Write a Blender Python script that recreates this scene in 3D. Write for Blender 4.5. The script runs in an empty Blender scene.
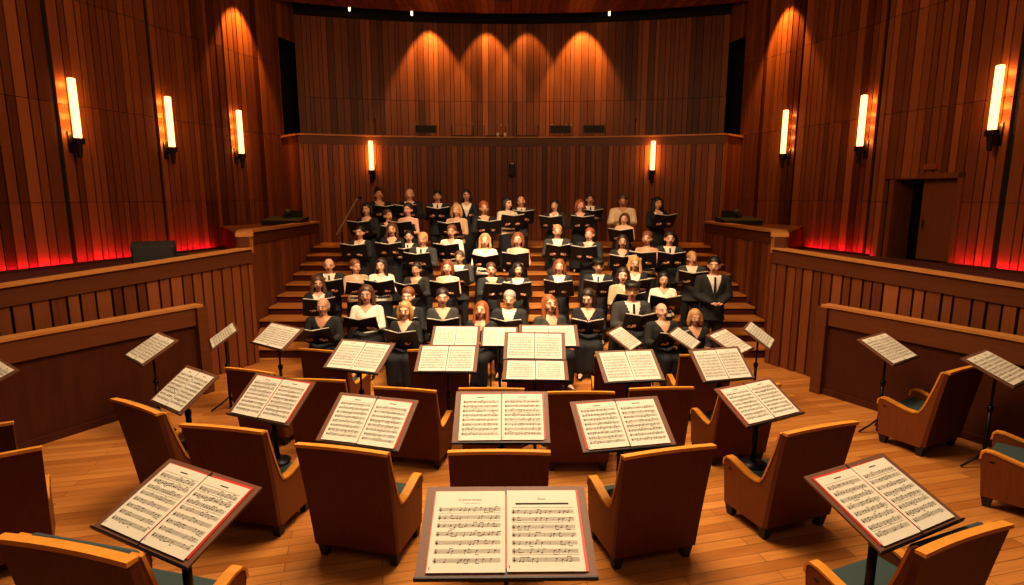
import bpy, bmesh, math, random
from mathutils import Vector, Matrix
random.seed(11)
scn = bpy.context.scene
COL = scn.collection
PI = math.pi

# ------------------------------------------------------------------ materials
MATS = {}
def new_mat(name):
    m = bpy.data.materials.new(name); m.use_nodes = True
    nt = m.node_tree; nt.nodes.clear()
    out = nt.nodes.new('ShaderNodeOutputMaterial'); b = nt.nodes.new('ShaderNodeBsdfPrincipled')
    nt.links.new(b.outputs[0], out.inputs[0])
    return m, nt, b
def plain(name, col, rough=.6, metal=0., noise=.12, scale=30., emit=None, es=0., coat=0.):
    if name in MATS: return MATS[name]
    m, nt, b = new_mat(name)
    b.inputs['Roughness'].default_value = rough; b.inputs['Metallic'].default_value = metal
    if coat: b.inputs['Coat Weight'].default_value = coat
    tc = nt.nodes.new('ShaderNodeTexCoord'); nz = nt.nodes.new('ShaderNodeTexNoise'); nz.inputs['Scale'].default_value = scale
    nt.links.new(tc.outputs['Object'], nz.inputs['Vector'])
    mx = nt.nodes.new('ShaderNodeMix'); mx.data_type = 'RGBA'
    mx.inputs[6].default_value = (*[c * (1 - noise) for c in col], 1); mx.inputs[7].default_value = (*[min(1, c * (1 + noise)) for c in col], 1)
    nt.links.new(nz.outputs['Fac'], mx.inputs[0]); nt.links.new(mx.outputs[2], b.inputs['Base Color'])
    if emit:
        b.inputs['Emission Color'].default_value = (*emit, 1); b.inputs['Emission Strength'].default_value = es
    MATS[name] = m
    return m
def wood(name, dark, light, grain=(7, 7, .5), rough=.42, attr=True, amt=.45, coat=.0):
    """wood whose board tone comes from the mesh's face attribute 'tone', with stretched noise for the grain"""
    if name in MATS: return MATS[name]
    m, nt, b = new_mat(name); N = nt.nodes.new; L = nt.links.new
    tc = N('ShaderNodeTexCoord'); mp = N('ShaderNodeMapping'); mp.inputs['Scale'].default_value = grain
    L(tc.outputs['Object'], mp.inputs['Vector'])
    nz = N('ShaderNodeTexNoise'); nz.inputs['Scale'].default_value = 4.; nz.inputs['Detail'].default_value = 6.; nz.inputs['Distortion'].default_value = .6
    L(mp.outputs[0], nz.inputs['Vector'])
    mx = N('ShaderNodeMix'); mx.data_type = 'RGBA'; mx.inputs[6].default_value = (*dark, 1); mx.inputs[7].default_value = (*light, 1)
    if attr:
        at = N('ShaderNodeAttribute'); at.attribute_name = 'tone'
        ad = N('ShaderNodeMath'); ad.operation = 'MULTIPLY_ADD'; ad.inputs[1].default_value = amt
        sb = N('ShaderNodeMath'); sb.operation = 'ADD'
        s2 = N('ShaderNodeMath'); s2.operation = 'SUBTRACT'; s2.inputs[1].default_value = .5
        L(nz.outputs['Fac'], s2.inputs[0]); L(s2.outputs[0], ad.inputs[0]); L(at.outputs['Fac'], ad.inputs[2])
        ad.use_clamp = True
        L(ad.outputs[0], mx.inputs[0])
    else:
        L(nz.outputs['Fac'], mx.inputs[0])
    L(mx.outputs[2], b.inputs['Base Color'])
    b.inputs['Roughness'].default_value = rough; b.inputs['Specular IOR Level'].default_value = .22
    if coat: b.inputs['Coat Weight'].default_value = coat
    bp = N('ShaderNodeBump'); bp.inputs['Strength'].default_value = .06
    L(nz.outputs['Fac'], bp.inputs['Height']); L(bp.outputs[0], b.inputs['Normal'])
    MATS[name] = m
    return m
def floor_mat():
    m, nt, b = new_mat('stage floor planks'); N = nt.nodes.new; L = nt.links.new
    tc = N('ShaderNodeTexCoord'); mp = N('ShaderNodeMapping'); mp.inputs['Rotation'].default_value = (0, 0, math.radians(-14))
    L(tc.outputs['Object'], mp.inputs['Vector'])
    br = N('ShaderNodeTexBrick'); br.inputs['Scale'].default_value = 1.; br.inputs['Brick Width'].default_value = 1.5; br.inputs['Row Height'].default_value = .115
    br.inputs['Mortar Size'].default_value = .0035; br.inputs['Color1'].default_value = (.40, .150, .035, 1); br.inputs['Color2'].default_value = (.60, .26, .07, 1)
    br.inputs['Mortar'].default_value = (.22, .09, .03, 1); br.inputs['Bias'].default_value = .05
    L(mp.outputs[0], br.inputs['Vector'])
    m2 = N('ShaderNodeMapping'); m2.inputs['Scale'].default_value = (1.2, 22, 1); L(mp.outputs[0], m2.inputs['Vector'])
    nz = N('ShaderNodeTexNoise'); nz.inputs['Scale'].default_value = 1.6; nz.inputs['Detail'].default_value = 7; L(m2.outputs[0], nz.inputs['Vector'])
    mx = N('ShaderNodeMix'); mx.data_type = 'RGBA'; mx.blend_type = 'MULTIPLY'; mx.inputs[0].default_value = .55
    cr = N('ShaderNodeValToRGB'); cr.color_ramp.elements[0].position = .3; cr.color_ramp.elements[0].color = (.55, .5, .42, 1); cr.color_ramp.elements[1].position = .7
    L(nz.outputs['Fac'], cr.inputs[0]); L(br.outputs['Color'], mx.inputs[6]); L(cr.outputs[0], mx.inputs[7])
    L(mx.outputs[2], b.inputs['Base Color']); b.inputs['Roughness'].default_value = .33
    return m

W_WALL = wood('walnut wall boards', (.072, .019, .0075), (.285, .096, .036))
W_BACK = wood('upper wall boards', (.075, .020, .0075), (.29, .097, .036))
W_BAL = wood('balustrade boards', (.10, .028, .010), (.30, .10, .034))
W_BAND = wood('balustrade frieze', (.085, .027, .010), (.135, .044, .016), grain=(.6, .6, 9), attr=False)
W_CAP = wood('light oak capping', (.36, .15, .04), (.50, .23, .07), grain=(1, 1, 9), attr=False)
W_PART = wood('low partition veneer', (.052, .015, .007), (.095, .028, .012), grain=(3, 3, .5), attr=False)
W_PARTB = wood('low partition band', (.105, .034, .012), (.165, .056, .02), grain=(.6, .6, 9), attr=False)
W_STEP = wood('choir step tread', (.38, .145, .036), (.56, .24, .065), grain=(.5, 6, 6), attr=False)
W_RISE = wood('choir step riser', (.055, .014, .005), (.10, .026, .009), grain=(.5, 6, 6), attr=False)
W_CEIL = wood('ceiling planks', (.15, .052, .017), (.34, .13, .043), grain=(4, .5, 4))
W_DOOR = wood('door veneer', (.10, .034, .011), (.20, .07, .023), grain=(7, 7, .6), attr=False)
W_CHB = wood('chair back veneer', (.085, .022, .009), (.135, .036, .013), grain=(9, 9, .8), attr=False, rough=.5)
W_CHS = wood('chair side veneer', (.14, .042, .012), (.23, .072, .02), grain=(9, 9, .9), attr=False, rough=.42)
W_CHE = wood('chair oak edge', (.50, .20, .03), (.68, .30, .05), grain=(3, 3, 3), attr=False, rough=.38)
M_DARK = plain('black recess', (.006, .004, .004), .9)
M_BLACK = plain('black metal', (.018, .017, .018), .4, .6)
M_FOOT = plain('dark chair foot', (.022, .014, .011), .6)
M_TEAL = plain('teal upholstery', (.034, .056, .055), .9, noise=.2, scale=140)
M_DESK = plain('brown stand board', (.155, .066, .036), .6, noise=.08, scale=12)
M_PAPER = plain('cream paper', (.66, .605, .495), .8, noise=.03, scale=5)
M_INK = plain('printed ink', (.03, .024, .02), .8)
M_INKG = plain('grey staff ink', (.13, .10, .075), .8)
M_RED = plain('red score folder', (.55, .04, .02), .55)
M_GLASS = plain('lit frosted glass', (.9, .7, .4), .5, emit=(1, .47, .17), es=3.2)
M_LED = plain('red led strip', (.8, .02, .05), .5, emit=(1, .012, .07), es=34.)
M_BRONZE = plain('dark bronze', (.035, .022, .015), .4, .7)
M_DOT = plain('downlight lens', (.9, .8, .6), .5, emit=(1, .8, .5), es=2.5)
M_WHITE = plain('white shirt cloth', (.72, .62, .50), .85)
M_FOLDER = plain('black folder cover', (.010, .010, .013), .5)
M_SPK = plain('black cabinet', (.012, .012, .013), .6)
M_GRILL = plain('speaker grill', (.028, .026, .026), .7)
M_PALE = plain('pale ceramic', (.65, .6, .5), .5)
M_EYEW = plain('eye white', (.75, .7, .65), .4)
M_EYED = plain('eye iris', (.03, .018, .012), .3)
M_MOUTH = plain('lips and mouth', (.16, .03, .025), .6)
def skin(i):
    c = [(.62, .33, .20), (.70, .40, .26), (.52, .27, .16), (.66, .37, .25)][i % 4]
    return plain('skin tone %d' % (i % 4), c, .55, noise=.06)
def cloth(name, col): return plain('cloth ' + name, col, .85, noise=.15, scale=60)

# ------------------------------------------------------------------ mesh helpers
class MB:
    def __init__(s): s.v = []; s.f = []; s.mi = []; s.t = []; s.cm = 0; s.ct = .5
    def poly(s, pts):
        n = len(s.v); s.v += [tuple(p) for p in pts]; s.f.append(tuple(range(n, n + len(pts)))); s.mi.append(s.cm); s.t.append(s.ct)
    def add(s, vs, fs):
        n = len(s.v); s.v += [tuple(p) for p in vs]
        for f in fs: s.f.append(tuple(n + i for i in f)); s.mi.append(s.cm); s.t.append(s.ct)
    def hexa(s, b, t):      # bottom quad, top quad (both counter-clockwise from above)
        s.add(list(b) + list(t), [(3, 2, 1, 0), (4, 5, 6, 7), (0, 1, 5, 4), (1, 2, 6, 5), (2, 3, 7, 6), (3, 0, 4, 7)])
    def box(s, c, d, rz=0):
        x, y, z = [k / 2 for k in d]; cs, sn = math.cos(rz), math.sin(rz)
        def q(a, b, e): return (c[0] + a * cs - b * sn, c[1] + a * sn + b * cs, c[2] + e)
        s.hexa([q(-x, -y, -z), q(x, -y, -z), q(x, y, -z), q(-x, y, -z)], [q(-x, -y, z), q(x, -y, z), q(x, y, z), q(-x, y, z)])
    def tube(s, pts, r, seg=10, cap=True):
        pts = [Vector(p) for p in pts]; rs = r if isinstance(r, (list, tuple)) else [r] * len(pts)
        n0 = len(s.v); prev = None
        for i, p in enumerate(pts):
            d = (pts[min(i + 1, len(pts) - 1)] - pts[max(i - 1, 0)]).normalized()
            a = prev if prev is not None else (Vector((0, 0, 1)) if abs(d.z) < .9 else Vector((1, 0, 0)))
            u = (a - d * a.dot(d)).normalized(); w = d.cross(u); prev = u
            for k in range(seg):
                an = 2 * PI * k / seg; s.v.append(tuple(p + (u * math.cos(an) + w * math.sin(an)) * rs[i]))
        for i in range(len(pts) - 1):
            for k in range(seg):
                a = n0 + i * seg + k; b = n0 + i * seg + (k + 1) % seg
                s.f.append((a, b, b + seg, a + seg)); s.mi.append(s.cm); s.t.append(s.ct)
        if cap:
            s.f.append(tuple(n0 + k for k in reversed(range(seg)))); s.mi.append(s.cm); s.t.append(s.ct)
            e = n0 + (len(pts) - 1) * seg
            s.f.append(tuple(e + k for k in range(seg))); s.mi.append(s.cm); s.t.append(s.ct)
    def ell(s, c, r, seg=14, rings=9, rot=None):
        n0 = len(s.v); c = Vector(c)
        for i in range(rings + 1):
            th = PI * i / rings
            for k in range(seg):
                ph = 2 * PI * k / seg
                p = Vector((math.sin(th) * math.cos(ph) * r[0], math.sin(th) * math.sin(ph) * r[1], -math.cos(th) * r[2]))
                if rot: p = rot @ p
                s.v.append(tuple(c + p))
        for i in range(rings):
            for k in range(seg):
                a = n0 + i * seg + k; b = n0 + i * seg + (k + 1) % seg
                s.f.append((a, b, b + seg, a + seg)); s.mi.append(s.cm); s.t.append(s.ct)
    def loft(s, rings, seg=18):       # rings (z, rx, ry, yoff)
        n0 = len(s.v)
        for z, rx, ry, yo in rings:
            for k in range(seg):
                an = 2 * PI * k / seg; s.v.append((rx * math.cos(an), yo + ry * math.sin(an), z))
        for i in range(len(rings) - 1):
            for k in range(seg):
                a = n0 + i * seg + k; b = n0 + i * seg + (k + 1) % seg
                s.f.append((a, b, b + seg, a + seg)); s.mi.append(s.cm); s.t.append(s.ct)
        s.f.append(tuple(n0 + k for k in reversed(range(seg)))); s.mi.append(s.cm); s.t.append(s.ct)
        e = n0 + (len(rings) - 1) * seg
        s.f.append(tuple(e + k for k in range(seg))); s.mi.append(s.cm); s.t.append(s.ct)
    def cap(s, p0, r0, p1, r1, seg=10):
        p0, p1 = Vector(p0), Vector(p1)
        s.ell(p0, (r0,) * 3, seg, 6); s.ell(p1, (r1,) * 3, seg, 6); s.tube([p0, p1], [r0, r1], seg)
    def prism(s, prof, x0, x1):       # profile (y,z) extruded along x
        n = len(prof); vs = [(x0, y, z) for y, z in prof] + [(x1, y, z) for y, z in prof]
        fs = [tuple(range(n)), tuple(reversed(range(n, 2 * n)))] + [(i, i + n, (i + 1) % n + n, (i + 1) % n) for i in range(n)]
        s.add(vs, fs)
    def lathe(s, prof, c=(0, 0, 0), seg=18):   # profile (r,z)
        n0 = len(s.v)
        for r, z in prof:
            for k in range(seg):
                an = 2 * PI * k / seg; s.v.append((c[0] + r * math.cos(an), c[1] + r * math.sin(an), c[2] + z))
        for i in range(len(prof) - 1):
            for k in range(seg):
                a = n0 + i * seg + k; b = n0 + i * seg + (k + 1) % seg
                s.f.append((a, b, b + seg, a + seg)); s.mi.append(s.cm); s.t.append(s.ct)
    def mesh(s, name, mats, smooth=False, fix=True):
        me = bpy.data.meshes.new(name); me.from_pydata(s.v, [], s.f)
        for m in (mats if isinstance(mats, (list, tuple)) else [mats]): me.materials.append(m)
        me.polygons.foreach_set('material_index', s.mi)
        a = me.attributes.new('tone', 'FLOAT', 'FACE'); a.data.foreach_set('value', s.t)
        if fix:
            bm = bmesh.new(); bm.from_mesh(me); bmesh.ops.recalc_face_normals(bm, faces=bm.faces); bm.to_mesh(me); bm.free()
        if smooth: me.polygons.foreach_set('use_smooth', [True] * len(me.polygons))
        me.update(); return me
    def build(s, name, mats, parent=None, smooth=False, bevel=0, fix=True):
        return link(name, s.mesh(name, mats, smooth, fix), parent, bevel)
def link(name, me, parent=None, bevel=0):
    o = bpy.data.objects.new(name, me); COL.objects.link(o)
    if parent is not None: o.parent = parent
    if bevel:
        b = o.modifiers.new('bevel', 'BEVEL'); b.width = bevel; b.segments = 2; b.limit_method = 'ANGLE'; b.angle_limit = math.radians(40)
    return o
def empty(name, loc=(0, 0, 0), rz=0):
    o = bpy.data.objects.new(name, None); COL.objects.link(o); o.location = loc; o.rotation_euler = (0, 0, rz); o.empty_display_size = .1
    return o
def tag(o, label, cat, group=None):
    o['label'] = label; o['category'] = cat
    if group: o['group'] = group
    return o
def struct(o): o['kind'] = 'structure'; return o
def kids(o): return [c for c in o.children]
def dup(o, parent=None):
    c = o.copy(); COL.objects.link(c); c.parent = parent
    for ch in kids(o): dup(ch, c)
    return c
_tmp = {}
def remesh(mb, voxel, smooth=4, cut=None):
    """closed overlapping pieces fused into one continuous skin; cut(center, normal)->True deletes a face"""
    me = mb.mesh('tmp', M_DARK)
    o = bpy.data.objects.new('tmp', me); COL.objects.link(o)
    r = o.modifiers.new('r', 'REMESH'); r.mode = 'VOXEL'; r.voxel_size = voxel; r.adaptivity = 0
    if smooth:
        s = o.modifiers.new('s', 'SMOOTH'); s.factor = .5; s.iterations = smooth
    dg = bpy.context.evaluated_depsgraph_get()
    out = bpy.data.meshes.new_from_object(o.evaluated_get(dg))
    bpy.data.objects.remove(o); bpy.data.meshes.remove(me)
    out.materials.clear()
    if cut:
        bm = bmesh.new(); bm.from_mesh(out)
        bmesh.ops.delete(bm, geom=[f for f in bm.faces if cut(f.calc_center_median(), f.normal)], context='FACES')
        bm.to_mesh(out); bm.free()
    out.polygons.foreach_set('use_smooth', [True] * len(out.polygons))
    return out

# ------------------------------------------------------------------ room shell
def densify(path, step=.25):
    out = []
    for (x0, y0), (x1, y1) in zip(path, path[1:]):
        n = max(1, int(math.hypot(x1 - x0, y1 - y0) / step))
        for i in range(n): out.append((x0 + (x1 - x0) * i / n, y0 + (y1 - y0) * i / n))
    out.append(path[-1]); return out
def along(path):
    L = [0]
    for (x0, y0), (x1, y1) in zip(path, path[1:]): L.append(L[-1] + math.hypot(x1 - x0, y1 - y0))
    def at(s):
        s = max(0, min(L[-1], s))
        for i in range(len(path) - 1):
            if s <= L[i + 1] + 1e-9:
                t = (s - L[i]) / max(1e-9, L[i + 1] - L[i]); a, b = path[i], path[i + 1]
                d = Vector((b[0] - a[0], b[1] - a[1])).normalized()
                return Vector((a[0] + (b[0] - a[0]) * t, a[1] + (b[1] - a[1]) * t)), d
    return at, L[-1]
def board_wall(name, path, z0, z1, mat, side, w=(.10, .20), gap=.014, joints=(), seams=(), saw=0., thick=.10, holes=(), jitter=.012):
    """vertical boards along a plan path; side=+1 faces the left of the path direction. seams: distances of wide dark joints. holes: (s0,s1,zt) openings up to zt"""
    at, L = along(path); mb = MB(); rnd = random.Random(name)
    zf = (lambda s: z1(s / L)) if callable(z1) else (lambda s: z1)
    sm = sorted([0] + list(seams) + [L])
    for pa, pb in zip(sm, sm[1:]):
        s = pa + (.07 if pa > 0 else 0); e = pb - (.07 if pb < L else 0)
        while s < e - .02:
            ww = min(rnd.uniform(*w), e - s)
            if e - s - ww < w[0] * .5: ww = e - s
            off = saw * (s - pa) / (pb - pa) + rnd.uniform(0, jitter)
            tone = min(1, max(0, rnd.gauss(.45, .23)))
            a, d = at(s + gap / 2); b, _ = at(s + ww - gap / 2)
            n = Vector((-d.y, d.x)) * side
            cuts = [z0] + [j for j in joints if z0 < j < zf(s)] + [zf(s + ww / 2)]
            for za, zb in zip(cuts, cuts[1:]):
                zt0 = za + (.004 if za != z0 else 0); zt1 = zb - (.004 if zb != cuts[-1] else 0)
                for h0, h1, ht in holes:
                    if s + ww > h0 and s < h1: zt0 = max(zt0, ht)
                if zt1 - zt0 < .02: continue
                mb.ct = min(1, max(0, tone + rnd.uniform(-.1, .1)))
                fa, fb = a + n * off, b + n * off; ra, rb = a - n * .03, b - n * .03
                mb.hexa([(*fa, zt0), (*fb, zt0), (*rb, zt0), (*ra, zt0)], [(*fa, zt1), (*fb, zt1), (*rb, zt1), (*ra, zt1)])
            s += ww
    o = struct(mb.build(name, mat))
    # the dark wall the boards are fixed to
    bk = MB()
    n = max(2, int(L / .3)); pts = [at(L * i / n) for i in range(n + 1)]
    for i in range(n):
        s0, s1 = L * i / n, L * (i + 1) / n
        zb = z0
        for h0, h1, ht in holes:
            if s1 > h0 + .01 and s0 < h1 - .01: zb = ht
        (p, d), (q, e) = pts[i], pts[i + 1]; nn, ne = Vector((-d.y, d.x)) * side, Vector((-e.y, e.x)) * side
        a0, a1 = p - nn * .03, p - nn * (.03 + thick); b0, b1 = q - ne * .03, q - ne * (.03 + thick)
        bk.hexa([(*a0, zb), (*b0, zb), (*b1, zb), (*a1, zb)], [(*a0, zf(s0)), (*b0, zf(s1)), (*b1, zf(s1)), (*a1, zf(s0))])
    bo = bk.build('backing', M_DARK, o)
    return o
def band(mb, path, z0, z1, side, f, b):
    """a rail along a path: front face f ahead of the path, back b behind; z0,z1 numbers or functions of 0..1"""
    at, L = along(path); n = max(1, int(L / .3)); Z0 = z0 if callable(z0) else (lambda t: z0); Z1 = z1 if callable(z1) else (lambda t: z1)
    for i in range(n):
        t0, t1 = i / n, (i + 1) / n; p, q = at(L * t0)[0], at(L * t1)[0]
        d = (at(L * t0 + .2)[0] - at(L * t0 - .2)[0]).normalized(); e = (at(L * t1 + .2)[0] - at(L * t1 - .2)[0]).normalized()
        np_, nq = Vector((-d.y, d.x)) * side, Vector((-e.y, e.x)) * side
        mb.hexa([(*(p + np_ * f), Z0(t0)), (*(q + nq * f), Z0(t1)), (*(q - nq * b), Z0(t1)), (*(p - np_ * b), Z0(t0))],
                [(*(p + np_ * f), Z1(t0)), (*(q + nq * f), Z1(t1)), (*(q - nq * b), Z1(t1)), (*(p - np_ * b), Z1(t0))])

fl = MB(); fl.box((0, 7, -.05), (20, 22, .1)); struct(fl.build('floor', floor_mat()))

def wallL(F): return -10.714 + .29 * F
def arc(x0, y0, yc, n=28, x1=None):
    x1 = -x0 if x1 is None else x1
    return [(x0 + (x1 - x0) * i / n, yc - (yc - y0) * (2 * i / n - 1) ** 2) for i in range(n + 1)]

SIDE = {'left': -1, 'right': 1}
SEAM = {'left': (7.0, 10.12, 12.02, 13.92), 'right': (6.6, 9.42, 11.80, 13.86)}
for nm, sg in SIDE.items():
    sd = -1 if sg < 0 else 1           # boards face the hall
    P = [(-sg * wallL(3.0), 3.0), (-sg * wallL(15.76), 15.76)]
    L = math.hypot(P[1][0] - P[0][0], P[1][1] - P[0][1]); k = L / (15.76 - 3.0)
    holes = ()
    if sg > 0: holes = (((10.12 - 3) * k, (11.32 - 3) * k, 3.22),)
    board_wall('wall_' + nm, P, 1.0 if sg < 0 else 1.0, 8.2, W_WALL, sd, (.11, .2), .016, (2.78, 4.45, 6.24), [(F - 3) * k for F in SEAM[nm]], .10, holes=holes)
    # lintel wall over the dark opening at the balcony end, and the recess behind it
    board_wall('wall_%s_lintel' % nm, [(-sg * -6.15, 15.76), (-sg * -5.94, 16.6)], 7.0, 8.2, W_WALL, sd, (.12, .2))
    rc = MB(); x = sg * 6.95
    rc.box((x, 16.3, 5.5), (.1, 2.4, 5.4)); rc.box((sg * 6.5, 17.4, 5.5), (1.0, .1, 5.4))
    struct(rc.build('wall_%s_recess' % nm, M_DARK))
    # end wall of the balcony front, turning back to the side wall
    board_wall('wall_%s_return' % nm, [(sg * 5.42, 15.0), (sg * 6.2, 15.78)], 1.6, 4.40, W_BAL, -sg, (.1, .18))
    # aisle ledge at the foot of the side wall with the red light strip
    lg = MB(); line = [(7.5, 3.6), (6.9, 5.2), (6.02, 6.6), (5.2, 8.2), (4.60, 9.70), (4.85, 10.3)]
    inner = [(sg * (x + .10), y) for x, y in line]; outer = [(sg * -wallL(f), f) for f in (3.6, 5.0, 6.8, 9.0, 11.2, 13.4)]
    for q in range(5):
        A, B, Cc, D = inner[q], inner[q + 1], outer[q + 1], outer[q]
        lg.hexa([(*A, 1.4), (*B, 1.4), (*Cc, 1.4), (*D, 1.4)], [(*A, 1.70), (*B, 1.70), (*Cc, 1.70), (*D, 1.70)])
    struct(lg.build('floor_%s_aisle' % nm, plain('aisle ledge with painted red glow', (.07, .010, .008), .9)))  # dark red base colour paints in the red strip's spill on the ledge
    ld = MB(); kb = MB()
    spans = [(4.2, 13.2)] if sg < 0 else [(4.2, 10.0), (11.6, 13.2)]
    for f0, f1 in spans:
        p = [(sg * (-wallL(f0) - .17), f0), (sg * (-wallL(f1) - .17), f1)]
        band(ld, p, 1.702, 1.722, 1, .02, .02)
        p = [(sg * (-wallL(f0 - .15) - .26), f0 - .15), (sg * (-wallL(f1) - .26), f1)]; band(kb, p, 1.70, 1.745, 1, .02, .02)
    struct(ld.build('trim_%d' % (1 if sg < 0 else 2), M_LED))
    struct(kb.build('trim_%d' % (17 if sg < 0 else 18), W_RISE))  # kerb added to keep the glowing strip itself out of view
    # high terrace at the end of the aisle: cross wall, top slab, stair wall with its rail
    tr = MB()
    poly = [(sg * 4.62, 9.85), (sg * 5.06, 10.85), (sg * 5.02, 14.9), (sg * 5.42, 14.97), (sg * 6.1, 15.6), (sg * (-wallL(13.4) - .08), 13.4)]
    tr.add([(x, y, 1.0) for x, y in poly] + [(x, y, 2.2) for x, y in poly], [tuple(range(6)), tuple(range(6, 12))] + [(i, (i + 1) % 6, (i + 1) % 6 + 6, i + 6) for i in range(6)])
    struct(tr.build('floor_%s_terrace' % nm, W_BAND))
    sp = densify([(sg * 4.45, 9.75), (sg * 4.95, 10.87), (sg * 4.91, 14.62)], .3)
    board_wall('wall_%s_stair' % nm, sp, 0, 1.98, W_BAL, 1 if sg > 0 else -1, (.09, .16), .014)
    bd = MB(); band(bd, sp, 1.98, 2.21, 1 if sg > 0 else -1, .02, .18); struct(bd.build('trim_%d' % (3 if sg < 0 else 4), W_BAND))
    cp = MB(); band(cp, sp, 2.21, 2.26, 1 if sg > 0 else -1, .06, .22)
    cp.box((sg * 4.56, 9.80, 2.08), (.24, .10, .30)); struct(cp.build('trim_%d' % (5 if sg < 0 else 6), W_CAP))
    # main balustrade in front of the aisle
    bp = densify([(sg * 6.9, 5.2), (sg * 6.02, 6.6), (sg * 5.2, 8.2), (sg * 4.45, 9.75)], .3)
    ztop = lambda t: 1.78 + .25 * t
    sdb = -1 if sg < 0 else 1
    board_wall('wall_%s_balustrade' % nm, bp, 0, lambda t: ztop(t) - .26, W_BAL, sdb, (.13, .22), .03)
    bd = MB(); band(bd, bp, lambda t: ztop(t) - .26, lambda t: ztop(t) - .03, sdb, .03, .14); struct(bd.build('trim_%d' % (7 if sg < 0 else 8), W_BAND))
    cp = MB(); band(cp, bp, lambda t: ztop(t) - .03, ztop, sdb, .06, .18); struct(cp.build('trim_%d' % (9 if sg < 0 else 10), W_CAP))
    # low curved partition round the stage
    pp = densify([(sg * 6.75, 3.4), (sg * 6.2, 5.0), (sg * 5.62, 6.3), (sg * 5.05, 7.35), (sg * 4.56, 8.25)], .3)
    pm = MB(); band(pm, pp, 0, 1.04, sdb, 0, .10); band(pm, pp, 0, .09, sdb, .03, .10)
    struct(pm.build('wall_%s_partition' % nm, W_PART))
    pm = MB(); band(pm, pp, 1.04, 1.30, sdb, .04, .10)
    e = pp[-1]; 
    pm.box((e[0] + sg * -.02, e[1] - .05, .65), (.1, .16, 1.3), sg * .5)
    struct(pm.build('trim_%d' % (11 if sg < 0 else 12), W_PARTB))
    pm = MB(); band(pm, pp, 1.30, 1.335, sdb, .06, .13); struct(pm.build('trim_%d' % (13 if sg < 0 else 14), W_CAP))

# choir back wall (balcony front) and the upper wall
ab = arc(-5.42, 15.0, 15.9)
board_wall('wall_choir_back', ab, 1.5, 4.2, W_BAL, -1, (.10, .19), .012)
bd = MB(); band(bd, ab, 4.2, 4.41, -1, .02, .12); struct(bd.build('trim_15', W_BAND))
cp = MB(); band(cp, ab, 4.41, 4.45, -1, .07, .2)
for sg in (-1, 1): band(cp, [(sg * 5.42, 15.0), (sg * 6.2, 15.78)], 4.40, 4.45, -sg, .06, .2)
struct(cp.build('trim_16', W_CAP))
board_wall('wall_back', arc(-5.94, 16.6, 17.5), 3.8, 7.74, W_BACK, -1, (.10, .22), .012, (5.6,))
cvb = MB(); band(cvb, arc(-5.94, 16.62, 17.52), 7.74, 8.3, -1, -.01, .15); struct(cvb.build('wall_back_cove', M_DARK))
bf = MB(); av = [(x * .995, y + .08) for x, y in ab]
for (xa, ya), (xb, yb) in zip(av, av[1:]): bf.poly([(xa, ya, 3.9), (xb, yb, 3.9), (xb, 17.6, 3.9), (xa, 17.6, 3.9)])
struct(bf.build('floor_balcony', W_RISE))
# ceiling: planks stopping short of the back wall, dark cove beyond
cm = MB(); rnd = random.Random(5); x = -10.
while x < 10:
    w = rnd.uniform(.12, .2); cm.ct = min(1, max(0, rnd.gauss(.5, .22))); ye = 16.75 - 1.0 * (abs(x) / 5.9) ** 2
    cm.box((x + w / 2, (ye - 3) / 2, 7.84), (w - .012, ye + 3, .08)); x += w
struct(cm.build('ceiling', W_CEIL))
cv = MB(); cv.box((0, 8, 8.25), (20, 22, .08)); struct(cv.build('ceiling_cove', M_DARK))
for i, (x, y) in enumerate([(-4.35, 16.4), (-2.75, 16.8), (2.67, 16.8)]):
    m = MB(); m.lathe([(.001, -.01), (.026, -.012), (.03, -.004), (.03, .45)], seg=14)
    o = m.build('downlight', M_DOT, smooth=True); o.location = (x, y, 7.78)
    tag(o, 'small round ceiling downlight, ' + ['leftmost of the three by the dark cove', 'middle of the three by the dark cove', 'rightmost of the three by the dark cove'][i], 'downlight', 'ceiling downlights')
m = MB(); m.box((0, 0, -.03), (.5, .35, .06)); m.box((0, 0, -.07), (.34, .22, .03))
o = m.build('ceiling_vent', M_BLACK); o.location = (-.25, 15.4, 7.8); tag(o, 'dark square vent set in the wooden ceiling', 'vent')

# choir steps: ten treads up to the platform
st = MB(); rs = MB()
def sideX(F): return 4.45 + .44 * (F - 9.75) if F < 10.85 else 4.935 - .01 * (F - 10.85)
for k in range(10):
    F0 = 10.05 + .45 * k; h = .185 + .165 * k; F1 = F0 + .45 if k < 9 else 15.85
    wa, wb = sideX(F0) - .02, sideX(F1) - .02
    if k == 9: wb = 5.1
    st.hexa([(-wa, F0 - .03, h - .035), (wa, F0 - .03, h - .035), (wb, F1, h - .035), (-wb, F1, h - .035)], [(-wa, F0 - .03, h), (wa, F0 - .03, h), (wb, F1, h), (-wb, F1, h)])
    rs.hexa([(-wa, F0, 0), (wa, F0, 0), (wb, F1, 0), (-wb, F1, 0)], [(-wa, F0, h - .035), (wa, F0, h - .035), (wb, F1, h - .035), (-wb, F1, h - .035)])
sto = struct(st.build('floor_choir_steps', W_STEP)); struct(rs.build('floor_choir_risers', W_RISE))

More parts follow.
